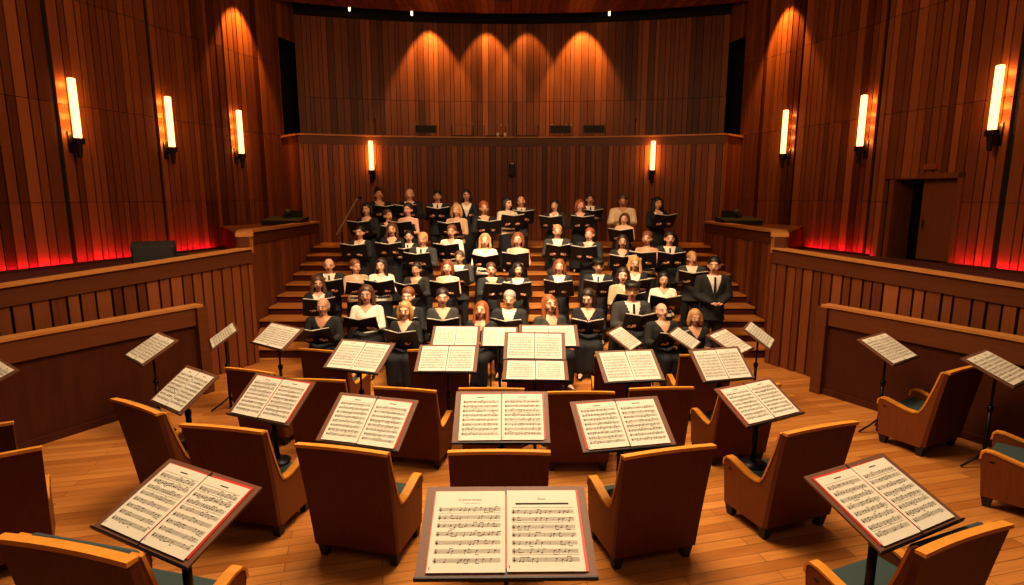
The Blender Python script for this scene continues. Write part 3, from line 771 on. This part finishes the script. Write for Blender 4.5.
def top_mesh(sex, seat, arm, e, sleeves, zlow, vcut, zhigh=9):
    """a garment over the torso: e is its stand-off from the body, vcut (z, slope) a V neck, zlow its hem"""
    key = ('t', sex, seat, arm, e, sleeves, zlow, vcut, zhigh)
    if key in CACHE: return CACHE[key]
    J = joints(sex, seat, arm); dz = J['dz']; k = 1 if sex == 'm' else .88; m = MB()
    rr = [(z, rx, ry, yo) for z, rx, ry, yo in (TORSO_M if sex == 'm' else TORSO_W)]
    if zlow < .86: rr = [(zlow, .185, .145, 0)] + rr
    m.loft([(z + dz, rx + e, ry + e, yo) for z, rx, ry, yo in rr])
    for s in (-1, 1):
        g = lambda n: J['%s%d' % (n, s)]
        if sleeves:
            m.cap((s * .07, .012, 1.40 + dz), .065 * k + e, g('sh'), .06 * k + e)
            m.cap(g('sh'), .058 * k + e, g('el'), .046 * k + e)
            if sleeves > 1:
                w = g('el') + (g('wr') - g('el')) * .93; m.cap(g('el'), .046 * k + e, w, .034 * k + e)
    v = vcut
    def cut(c, n):
        z = c.z - dz
        if z > zhigh: return True
        if abs(c.x) < .085 and z > 1.455: return True
        return bool(v) and c.y < .03 and z > v[0] and abs(c.x) < (z - v[0]) * v[1]
    me = remesh(m, .0145, 3, cut); CACHE[key] = me; return me
def bottom_mesh(sex, seat, kind):
    key = ('p', sex, seat, kind)
    if key in CACHE: return CACHE[key]
    J = joints(sex, seat, 'hold'); m = MB(); e = .016
    if kind == 'skirt' and not seat:
        m.loft([(.10, .225, .19, .01), (.5, .20, .165, 0), (.86, .185, .14, 0), (.98, .175, .13, 0), (1.06, .15, .115, 0)])
    else:
        dz = J['dz']; m.loft([(.84 + dz, .165, .125, 0), (.95 + dz, .178, .13, 0), (1.04 + dz, .165, .12, 0)])
        for s in (-1, 1):
            g = lambda n: J['%s%d' % (n, s)]; w = .02 if kind == 'skirt' else 0
            m.cap(g('hip'), .092 + e + w, g('kn'), .064 + e + w); m.cap(g('kn'), .062 + e + w, g('an') + Vector((0, 0, .04)), .050 + e + w)
        if kind == 'skirt': m.cap((0, -.02, .53), .10, (0, -.40, .52), .085); m.cap((0, -.40, .52), .08, (0, -.40, .16), .085)
    me = remesh(m, .0165, 3); CACHE[key] = me; return me
def shoe_mesh(seat):
    key = ('s', seat)
    if key in CACHE: return CACHE[key]
    J = joints('m', seat, 'hold'); m = MB()
    for s in (-1, 1):
        a = J['an%d' % s]; m.ell((a.x + s * .008, a.y - .055, .04), (.048, .135, .04)); m.cap(a, .05, (a.x, a.y, .05), .05)
    me = remesh(m, .012, 2, None)
    CACHE[key] = me; return me
def with_mat(me, mat):
    key = ('wm', me.name, mat.name)
    if key not in CACHE:
        c = me.copy(); c.materials.clear(); c.materials.append(mat); CACHE[key] = c
    return CACHE[key]
HAIR = {'black': (.012, .009, .008), 'dark': (.030, .016, .010), 'brown': (.085, .038, .018), 'auburn': (.17, .055, .022), 'blond': (.42, .24, .09), 'grey': (.30, .25, .20), 'red': (.26, .075, .022)}
CL = {'black': (.012, .012, .015), 'char': (.017, .0165, .017), 'grey': (.040, .037, .034), 'white': (.74, .64, .50), 'cream': (.62, .47, .31), 'beige': (.44, .29, .17), 'green': (.018, .022, .019)}
def folder_cover():
    m = MB()
    for s in (-1, 1): m.hexa([(0, -.16, 0), (s * .235, -.16, .055), (s * .235, .16, .055), (0, .16, 0)][::s], [(0, -.16, .006), (s * .235, -.16, .061), (s * .235, .16, .061), (0, .16, .006)][::s])
    m.box((0, 0, .002), (.02, .32, .012)); return m.mesh('cover', M_FOLDER)
def folder_pages():
    m = MB()
    for s in (-1, 1): m.hexa([(s * .006, -.15, .008), (s * .226, -.15, .060), (s * .226, .172, .060), (s * .006, .172, .008)][::s], [(s * .006, -.15, .018), (s * .226, -.15, .068), (s * .226, .172, .068), (s * .006, .172, .018)][::s])
    return m.mesh('pages', M_PAPER)
FCOV, FPAG = folder_cover(), folder_pages()
CHOIR_CHAIR = None
def choir_chair():
    r = empty('choir_chair')
    m = MB(); m.box((0, .02, .425), (.42, .40, .05)); m.build('seat', M_SPK, r, bevel=.015)
    m = MB(); m.box((0, .235, .70), (.42, .03, .34)); m.build('backrest', M_SPK, r, bevel=.012)
    for s in (-1, 1):
        m = MB(); m.tube([(s * .20, -.16, 0), (s * .20, -.16, .40)], .011, 8); m.build('leg', M_BLACK, r)
        m = MB(); m.tube([(s * .20, .22, 0), (s * .20, .21, .40), (s * .20, .25, .86)], .011, 8); m.build('leg', M_BLACK, r)
    return r
def singer(i, x, y, z, sc, yaw, sex, seat, hair, hcol, outfit, ocol, desc, arm='hold', hyaw=0., hpitch=0., fold=True, mouth=True):
    global CHOIR_CHAIR
    o = link('person', with_mat(body_mesh(sex, seat, arm, hyaw, hpitch), skin(i * 7 + i // 3)))
    o.location = (x, y, z); o.rotation_euler = (0, 0, yaw); o.scale = (sc * 1.10, sc * 1.06, sc)
    tag(o, ('seated ' if seat else 'standing ') + desc, 'person', 'choir singers')
    hm = plain('hair ' + hcol, HAIR[hcol], .5, noise=.3, scale=80)
    link('hair', with_mat(hair_mesh(hair, seat, hyaw, hpitch), hm), o)
    face_parts(o, seat, hyaw, hpitch, hm, mouth)
    c = cloth(ocol, CL[ocol]); bl = cloth('black', CL['black'])
    hips = .70 if not seat else .86
    if outfit == 'suit':
        link('shirt', with_mat(top_mesh(sex, seat, arm, .008, 1, .86, None), M_WHITE), o)
        link('jacket', with_mat(top_mesh(sex, seat, arm, .022, 2, hips, (1.10, .30)), c), o)
        if i % 3:
            dz = -.4 if seat else 0
            m = MB(); m.hexa([(-.022, -.150, 1.14 + dz), (.022, -.150, 1.14 + dz), (.022, -.138, 1.14 + dz), (-.022, -.138, 1.14 + dz)], [(-.013, -.108, 1.44 + dz), (.013, -.108, 1.44 + dz), (.013, -.09, 1.44 + dz), (-.013, -.09, 1.44 + dz)])
            m.build('necktie', bl, o)
        link('trousers', with_mat(bottom_mesh(sex, seat, 'trousers'), c if ocol != 'grey' else bl), o)
    elif outfit == 'blouse':
        link('blouse', with_mat(top_mesh(sex, seat, arm, .014, 2 if i % 2 else 1, .86, (1.34, .8)), c), o)
        link('skirt', with_mat(bottom_mesh(sex, seat, 'skirt'), bl), o)
    elif outfit == 'jacketw':
        link('blouse', with_mat(top_mesh(sex, seat, arm, .008, 0, .86, (1.36, .9)), M_WHITE), o)
        link('jacket', with_mat(top_mesh(sex, seat, arm, .022, 2, hips, (1.12, .36)), c), o)
        link('skirt', with_mat(bottom_mesh(sex, seat, 'skirt'), bl), o)
    elif outfit == 'vneck':
        link('dress_top', with_mat(top_mesh(sex, seat, arm, .016, 2, .80, (1.27, .62)), c), o)
        link('skirt', with_mat(bottom_mesh(sex, seat, 'skirt'), bl), o)
    elif outfit == 'bare':
        link('dress_top', with_mat(top_mesh(sex, seat, arm, .014, 0, .80, None, 1.31), c), o)
        link('skirt', with_mat(bottom_mesh(sex, seat, 'skirt'), bl), o)
    link('shoes', with_mat(shoe_mesh(seat), M_FOOT), o)
    M = Matrix.Translation((x, y, z)) @ Matrix.Rotation(yaw, 4, 'Z') @ Matrix.Scale(sc, 4)
    if fold:
        dz = -.4 if seat else 0; rn = random.Random(i)
        f = empty('choir_folder')
        f.matrix_world = Matrix.Translation((x, y, z)) @ Matrix.Rotation(yaw, 4, 'Z') @ Matrix.Translation(Vector((rn.uniform(-.03, .03), -.405, 1.20 + dz)) * sc) @ Matrix.Rotation(PI + rn.uniform(-.15, .15), 4, 'Z') @ Matrix.Rotation(math.radians(-0), 4, 'X') @ Matrix.Rotation(math.radians(54 + rn.uniform(-10, 8)), 4, 'X') @ Matrix.Scale(1.1, 4)
        link('cover', FCOV, f); link('pages', FPAG, f)
        tag(f, 'black folder held by ' + desc, 'folder', 'choir folders')
    if seat:
        if CHOIR_CHAIR is None: CHOIR_CHAIR = q = choir_chair()
        else: q = dup(CHOIR_CHAIR)
        q.location = (x, y, z); q.rotation_euler = (0, 0, yaw); q.scale = (sc, sc, sc)
        tag(q, 'black choir chair under ' + desc, 'chair', 'black choir chairs')

# px,py: where the head is in the hall, given as a sight line from the conductor's balcony; row depth F; the tread height follows from F
CAMH, PITCH, FOC = 2.9, math.radians(9.6), 574.
def sight(px, py, F):
    u, v = (px - 512) / FOC, (292.5 - py) / FOC; fw = math.cos(PITCH) + v * math.sin(PITCH); up = -math.sin(PITCH) + v * math.cos(PITCH)
    return u / fw * F, CAMH + up / fw * F
def tread(F):
    if F < 10.05: return 0.
    return .185 + .165 * min(9, int((F - 10.05) / .45 + 1e-6))
PEOPLE = [
 # px, py, F, sex, seat, hair, hcol, outfit, colour, description, extras
 (379, 195, 13.42, 'm', 0, 'bun', 'black', 'vneck', 'black', 'singer all in black looking up at left end of back row', dict(hpitch=-.25)),
 (409.5, 195, 13.42, 'm', 0, 'bald', 'grey', 'suit', 'black', 'balding man in black suit, back row left', {}),
 (437.5, 197, 13.42, 'm', 0, 'short', 'black', 'suit', 'char', 'dark haired man with tie left of the woman raising her hand', {}),
 (466.5, 196, 13.42, 'f', 0, 'bob', 'dark', 'jacketw', 'black', 'dark haired woman with raised hand in back row', dict(arm='raise', fold=False)),
 (507.5, 204, 12.97, 'f', 0, 'bob', 'black', 'blouse', 'cream', 'woman with dark bob and pale dress in back row', dict(hyaw=.3)),
 (521, 202, 13.42, 'm', 0, 'bald', 'blond', 'suit', 'grey', 'balding man in grey suit at centre of back row', dict(hyaw=-.3)),
 (555, 206, 12.97, 'f', 0, 'long', 'black', 'jacketw', 'char', 'woman with long black hair and white top, back row centre right', {}),
 (580, 206, 12.97, 'f', 0, 'bob', 'red', 'vneck', 'black', 'red haired woman in black before the grey suited man', dict(hyaw=.3)),
 (590, 200, 13.46, 'm', 0, 'short', 'dark', 'suit', 'grey', 'dark haired man in grey suit behind the red haired woman', {}),
 (623, 201, 13.1, 'm', 0, 'short', 'brown', 'blouse', 'cream', 'singer in cream top with bowed head, back row', dict(hpitch=.3, fold=False)),
 (657.5, 204, 13.0, 'f', 0, 'curly', 'black', 'jacketw', 'black', 'singer with big black hair and white shirt, back row', {}),
 (367, 210, 12.52, 'f', 0, 'bob', 'black', 'vneck', 'black', 'dark bobbed woman in black, left end of second row', {}),
 (388, 216, 12.52, 'f', 0, 'short', 'brown', 'vneck', 'black', 'short brown haired woman half hidden, second row left', dict(hyaw=.3)),
 (408, 210, 12.52, 'f', 0, 'short', 'dark', 'bare', 'black', 'bare shouldered woman below the balding black suited man', {}),
 (456.5, 211, 12.52, 'f', 0, 'bob', 'blond', 'blouse', 'beige', 'blonde woman in beige, second row left of centre', {}),
 (484, 208.5, 12.52, 'f', 0, 'short', 'red', 'vneck', 'black', 'red blonde woman in low black dress, second row centre', {}),
 (624.5, 220, 12.3, 'f', 0, 'bob', 'brown', 'bare', 'black', 'brown haired woman in front of the singer with bowed head', {}),
 (360, 233, 11.62, 'f', 0, 'short', 'black', 'jacketw', 'black', 'short dark haired woman, left end of third row', {}),
 (392, 230, 11.62, 'f', 0, 'long', 'brown', 'vneck', 'black', 'woman with long brown hair, third row left', {}),
 (409, 240, 11.68, 'm', 0, 'short', 'black', 'suit', 'black', 'dark haired man squeezed beside the blond man, third row', dict(hyaw=.3)),
 (422.5, 240, 11.2, 'm', 0, 'short', 'blond', 'suit', 'grey', 'blond man in grey jacket, third row', {}),
 (451.5, 232, 11.62, 'f', 0, 'short', 'auburn', 'blouse', 'white', 'short haired woman in white top, third row', {}),
 (485, 241, 11.2, 'f', 0, 'long', 'blond', 'blouse', 'white', 'woman with long blond hair in white dress, third row centre', {}),
 (518, 240, 11.2, 'f', 0, 'bob', 'auburn', 'bare', 'black', 'auburn woman in low black dress, third row centre', {}),
 (557.5, 232, 11.62, 'm', 0, 'short', 'blond', 'suit', 'grey', 'blond man in loose collar, third row right of centre', {}),
 (589.5, 235, 11.4, 'm', 0, 'short', 'red', 'vneck', 'green', 'red haired man in dark green, third row', {}),
 (622.5, 242, 11.2, 'f', 0, 'long', 'dark', 'vneck', 'char', 'woman with long dark hair, third row right', {}),
 (647, 239, 11.2, 'f', 0, 'short', 'auburn', 'bare', 'beige', 'bare shouldered auburn woman, third row right', {}),
 (669.5, 239, 11.2, 'm', 0, 'short', 'dark', 'suit', 'green', 'dark haired man at right end of third row', {}),
 (329, 266, 10.3, 'm', 0, 'bald', 'brown', 'suit', 'char', 'bald man in charcoal suit, left end of fourth row', {}),
 (355.5, 267, 10.3, 'f', 0, 'short', 'auburn', 'blouse', 'beige', 'auburn woman in beige, fourth row left', dict(hyaw=.3)),
 (381, 266, 10.3, 'f', 0, 'long', 'dark', 'blouse', 'white', 'woman with long dark hair and white shirt, fourth row left', dict(hyaw=-.3)),
 (416.5, 273, 10.3, 'm', 0, 'short', 'dark', 'vneck', 'char', 'short dark haired man in open collar, fourth row', {}),
 (459.5, 258, 10.75, 'm', 0, 'short', 'brown', 'suit', 'grey', 'man in grey suit behind the auburn woman, fourth row', {}),
 (447.5, 268, 10.2, 'f', 0, 'bob', 'auburn', 'bare', 'black', 'auburn bare shouldered woman in front of the grey suited man', {}),
 (491, 270, 10.25, 'm', 0, 'short', 'brown', 'vneck', 'green', 'brown haired man in dark green at centre of fourth row', dict(hyaw=-.3)),
 (518, 271, 10.25, 'f', 0, 'bob', 'black', 'jacketw', 'green', 'dark haired woman with white collar at centre of fourth row', dict(hyaw=.3)),
 (559.5, 267, 10.3, 'f', 0, 'bob', 'auburn', 'jacketw', 'black', 'auburn woman with wide white collar, fourth row right of centre', {}),
 (598.5, 267, 10.3, 'm', 0, 'cap', 'black', 'suit', 'char', 'man in dark flat cap and white shirt, fourth row', {}),
 (634.5, 264, 10.4, 'f', 0, 'curly', 'blond', 'jacketw', 'green', 'curly blonde woman, fourth row right', {}),
 (623, 276, 9.85, 'f', 0, 'bob', 'dark', 'blouse', 'beige', 'dark haired woman in beige just below the curly blonde', dict(hyaw=-.3)),
 (663.5, 280, 9.85, 'f', 0, 'bob', 'black', 'blouse', 'white', 'woman with black bob and white top, right of the cap man', {}),
 (692, 261, 10.62, 'm', 0, 'short', 'blond', 'suit', 'grey', 'blond man in grey suit near the right steps', dict(hyaw=.3)),
 (714, 266, 10.0, 'm', 0, 'short', 'black', 'suit', 'char', 'dark haired man in suit with clasped hands at far right', dict(arm='low', fold=False, hyaw=-.3, turn=-.25)),
 (318, 284, 9.6, 'f', 0, 'curly', 'brown', 'jacketw', 'black', 'curly brown haired woman at far left of fifth row', {}),
 (366.5, 295, 9.35, 'f', 1, 'long', 'brown', 'blouse', 'white', 'woman with long brown hair and white blouse, fifth row', {}),
 (408, 297, 9.3, 'f', 1, 'short', 'auburn', 'vneck', 'black', 'short auburn haired woman behind the front row blonde', {}),
 (442.5, 298, 9.3, 'f', 1, 'short', 'dark', 'vneck', 'grey', 'short dark haired woman in grey jacket, fifth row', {}),
 (509.5, 300, 9.3, 'm', 1, 'short', 'grey', 'suit', 'char', 'grey haired man at centre of fifth row', {}),
 (588.5, 298, 9.3, 'f', 1, 'bob', 'dark', 'vneck', 'black', 'dark haired woman reading with bowed head, fifth row', dict(hpitch=.25, hyaw=-.3)),
 (632, 291, 9.35, 'm', 1, 'cap', 'black', 'suit', 'grey', 'man in black beret and grey suit, fifth row right', dict(hyaw=-.3)),
 (323, 307, 8.8, 'm', 1, 'bald', 'grey', 'vneck', 'char', 'bald man with open collar, left end of front row', {}),
 (405, 311, 8.65, 'f', 1, 'bob', 'blond', 'vneck', 'char', 'blonde woman in low neckline, front row left of centre', {}),
 (481, 311, 8.65, 'f', 1, 'long', 'red', 'vneck', 'char', 'auburn woman with raised chin, front row centre', dict(hpitch=-.2, fold=False)),
 (550, 305, 8.7, 'f', 1, 'long', 'red', 'vneck', 'grey', 'woman with long red hair, front row right of centre', dict(hpitch=-.2, fold=False)),
 (662.5, 312, 8.7, 'm', 1, 'bald', 'auburn', 'vneck', 'char', 'bald person looking up under the white topped woman, front row', dict(hpitch=-.25)),
 (695, 318, 8.6, 'f', 1, 'bob', 'blond', 'vneck', 'char', 'blonde woman at right end of front row', dict(fold=False)),
]
for i, (px, py, F, sex, seat, hair, hcol, outfit, ocol, desc, ex) in enumerate(PEOPLE):
    x, hz = sight(px, py, F); base = tread(F)
    nom = (1.615 - .40) if seat else 1.615
    sc = (hz - base) / nom
    sc = max(.86, min(1.10, sc))
    yaw = math.atan2(-x, 14) * .6 + random.Random(i * 5 + 2).uniform(-.38, .38) + ex.pop('turn', 0)
    singer(i, x, F, base, sc, yaw, sex, seat, hair, hcol, outfit, ocol, desc, **ex)

# ------------------------------------------------------------------ things round the hall
def bal_chair(panel):
    r = empty('balcony_chair')
    m = MB(); m.tube([(-.30, 0, 0), (-.30, 0, .92), (.30, 0, .92), (.30, 0, 0)], .012, 8); m.tube([(-.30, .38, 0), (-.30, .38, .45), (-.30, 0, .45)], .012, 8); m.tube([(.30, .38, 0), (.30, .38, .45), (.30, 0, .45)], .012, 8)
    m.build('frame', plain('grey chair tube', (.11, .09, .075), .4, .5), r)
    m = MB(); m.box((0, .19, .46), (.58, .38, .04)); m.build('seat', M_SPK, r, bevel=.01)
    m = MB(); m.box((0, .005, .80 if panel else .62), (.56, .02, .20 if panel else .05)); m.build('backrest', M_SPK, r)
    return r
pos = ['first from the left', 'second from the left', 'third from the left', 'fourth from the left', 'fifth from the left', 'last on the right']
for i, px in enumerate((427, 463, 495, 527, 560, 593)):
    o = bal_chair(i in (0, 4, 5)); x = (px - 512) / FOC * 16.5 / 1.03; o.location = (x, 16.45 - .02 * x * x, 3.9)
    tag(o, 'dark balcony chair behind the rail, ' + pos[i], 'chair', 'balcony chairs')
for px, w in ((378, 'left'), (633, 'right')):
    r = empty('microphone_stand', ((px - 512) / FOC * 16.2 / 1.03, 15.95, 3.9))
    m = MB(); m.tube([(0, 0, .02), (0, 0, .95)], .012, 8); m.build('pole', M_BLACK, r)
    m = MB(); m.lathe([(.001, 0), (.13, 0), (.13, .02), (.02, .035), (.001, .035)]); m.build('base', M_BLACK, r)
    m = MB(); m.tube([(0, 0, .95), (0, -.05, 1.03)], .02, 8); m.build('microphone', M_GRILL, r)
    tag(r, 'thin microphone stand on the balcony, at the %s behind the rail' % w, 'microphone stand')
for px, l in ((497.7, 'left of two on the balcony rail'), (505, 'right of two on the balcony rail')):
    m = MB(); m.lathe([(.001, 0), (.03, 0), (.037, .10), (.033, .10), (.027, .01), (.001, .01)]); o = m.build('cup', M_PALE, smooth=True)
    o.location = ((px - 512) / FOC * 15.85 / 1.03, 15.92, 4.45); tag(o, 'tiny pale cup, ' + l, 'cup', 'cups on the rail')
# loudspeaker on the balcony front
r = empty('wall_speaker', (0, 15.78, 3.42)); m = MB(); m.box((0, 0, .15), (.17, .14, .32)); m.build('cabinet', M_SPK, r, bevel=.02)
m = MB(); m.box((0, -.072, .15), (.13, .01, .26)); m.build('grille', M_GRILL, r); m = MB(); m.box((0, .07, .15), (.05, .08, .08)); m.build('bracket', M_BLACK, r)
m = MB(); m.box((0, -.03, .325), (.08, .06, .03)); m.build('cap', M_PALE, r)
tag(r, 'small black loudspeaker mounted at the middle of the balcony front', 'speaker')
# stage monitor on the left aisle
r = empty('stage_monitor', (-5.62, 9.0, 1.70), .45)
m = MB(); m.prism([(-.18, 0), (.22, 0), (.22, .40), (.0, .50), (-.18, .42)], -.29, .29); m.build('cabinet', M_SPK, r, bevel=.012)
m = MB(); m.box((0, -.185, .22), (.52, .012, .36)); m.build('grille', M_GRILL, r)
m = MB(); m.box((.38, -.05, .14), (.16, .2, .28)); m.build('connector_box', M_SPK, r)
tag(r, 'black stage monitor standing behind the left balustrade', 'speaker')
# consoles on the two terraces
for sg, w in ((-1, 'left'), (1, 'right')):
    r = empty('sound_console', (sg * 5.45, 13.9, 2.2), sg * .1)
    m = MB(); m.prism([(-.25, 0), (.25, 0), (.25, .20), (-.25, .12)], -.48, .48); m.build('console_body', M_SPK, r, bevel=.01)
    m = MB(); m.box((sg * .05, .1, .22), (.10, .10, .08)); m.ell((sg * -.02, .1, .29), (.09, .08, .09)); m.build('headphones', M_GRILL, r)
    m = MB(); m.box((sg * -.22, .12, .25), (.30, .04, .18)); m.build('screen', M_SPK, r)
    tag(r, 'black sound console on the %s terrace beside the choir' % w, 'console')
m = MB(); m.ell((0, 0, .16), (.19, .15, .16)); m.box((0, 0, .08), (.34, .26, .16)); o = m.build('bag', M_SPK, smooth=False); o.location = (3.92, 14.0 + .25, 1.67); tag(o, 'black bag on the top platform at the right of the choir', 'bag')
m = MB(); m.tube([(-.08, 0, .30), (-.05, 0, .38), (.05, 0, .38), (.08, 0, .30)], .01, 6); m.build('handle', M_BLACK, o)
# boom microphone by the choir
r = empty('boom_microphone_stand', (-3.97, 13.42, 1.34))
m = MB(); m.tube([(0, 0, .15), (0, 0, .72)], .016, 8); m.build('pole', M_BLACK, r)
m = MB(); m.tube([(-.12, 0, .66), (.42, 0, 1.52)], .016, 8); m.build('boom', plain('grey metal tube', (.34, .27, .22), .5, .2), r)
m = MB(); m.tube([(.42, 0, 1.52), (.50, -.03, 1.50)], [.025, .03], 10); m.build('microphone', M_BLACK, r)
for k in range(3):
    a = k * 2.094 + 1.57; m = MB(); m.tube([(0, 0, .18), (.17 * math.cos(a), .17 * math.sin(a), .01)], .01, 6); m.build('leg', M_BLACK, r)
tag(r, 'tall boom microphone stand on the steps at the left of the choir', 'microphone stand')
# ------------------------------------------------------------------ light
def area(loc, to, size, e, col, sy=None):
    l = bpy.data.lights.new('stage_or_fill_light', 'AREA'); l.energy = e; l.color = col; l.size = size  # shared by the overhead stage lights and the added fills
    if sy: l.shape = 'RECTANGLE'; l.size_y = sy
    o = bpy.data.objects.new('stage_or_fill_light', l); COL.objects.link(o); o.location = loc
    o.rotation_euler = (Vector(to) - Vector(loc)).to_track_quat('-Z', 'Y').to_euler(); return o
def spot(loc, to, e, ang, blend=.5, col=(1, .60, .26), r=.05):
    l = bpy.data.lights.new('spot_light', 'SPOT'); l.energy = e; l.color = col; l.spot_size = math.radians(ang); l.spot_blend = blend; l.shadow_soft_size = r
    o = bpy.data.objects.new('spot_light', l); COL.objects.link(o); o.location = loc
    o.rotation_euler = (Vector(to) - Vector(loc)).to_track_quat('-Z', 'Y').to_euler(); return o
WARM = (1, .76, .50)
def sp_(o, deg): o.data.spread = math.radians(deg); return o
sp_(area((0, 5.4, 7.6), (0, 4.4, 0), 3.6, 450, WARM), 130)
sp_(area((-3.4, 7.5, 7.5), (-2.6, 7.0, 0), 1.6, 90, WARM), 125); sp_(area((3.4, 7.5, 7.5), (2.6, 7.0, 0), 1.6, 90, WARM), 125)
sp_(area((0, 6.6, 7.5), (0, 10.9, 1.2), 1.8, 175, (1, .76, .50)), 58)
sp_(area((0, -.5, 6.5), (0, 7.0, 1.0), 4.0, 40, WARM), 110)  # unseen frontal fill added from the camera side
area((0, 3.0, 5.5), (0, 11, 9.5), 3.0, 110, (1, .62, .30))  # added upward fill that lifts the ceiling and walls, no real fixture
area((0, 8.6, 6.6), (0, 15.6, 7.8), 2.0, 70, (1, .62, .30), 1.0)  # added fill brightening the ceiling in place of bounced light
for sg in (-1, 1): sp_(area((sg * 1.0, 6.5, 6.9), (sg * 7.5, 10.5, 3.6), 2.0, 85, (1, .60, .28)), 120)  # two added fills for the side walls, standing in for hall bounce
for x, e in ((-2.32, 700), (-.72, 400), (.42, 260), (1.98, 700)):
    y = 17.5 - .9 * (x / 5.94) ** 2
    spot((x, y - .55, 8.1), (x, y + .12, 4.4), e, 64, .4, (1, .52, .15))
for sg in (-1, 1):
    F = 14.3; spot((sg * (-wallL(F) - .5), F, 7.75), (sg * (-wallL(F) + .15), F, 4.6), 700, 60, .4, (1, .46, .10))
for x, y, z, rz, hh in SC:      # the lamp's own light on the boards behind it
    for k in (.2, .75, 1.25, 1.8):
        l = bpy.data.lights.new('sconce_light', 'POINT'); l.energy = 2.8; l.color = (1, .45, .10); l.shadow_soft_size = .04
        o = bpy.data.objects.new('sconce_light', l); COL.objects.link(o)
        for sx in (0,): o.location = (x - math.sin(rz) * .085, y + math.cos(rz) * .085, z + hh * k)
w = bpy.data.worlds.new('hall'); w.use_nodes = True; w.node_tree.nodes['Background'].inputs[0].default_value = (1, .5, .25, 1); w.node_tree.nodes['Background'].inputs[1].default_value = .03; scn.world = w
# ------------------------------------------------------------------ camera
c = bpy.data.cameras.new('camera'); c.sensor_width = 36; c.lens = 574 / 1024 * 36; c.clip_end = 60
co = bpy.data.objects.new('camera', c); COL.objects.link(co); co.location = (0, 0, 2.9); co.rotation_euler = (PI / 2 - math.radians(9.6), 0, 0)
scn.camera = co
scn.view_settings.view_transform = 'Standard'; scn.view_settings.look = 'Medium High Contrast'; scn.view_settings.exposure = .05
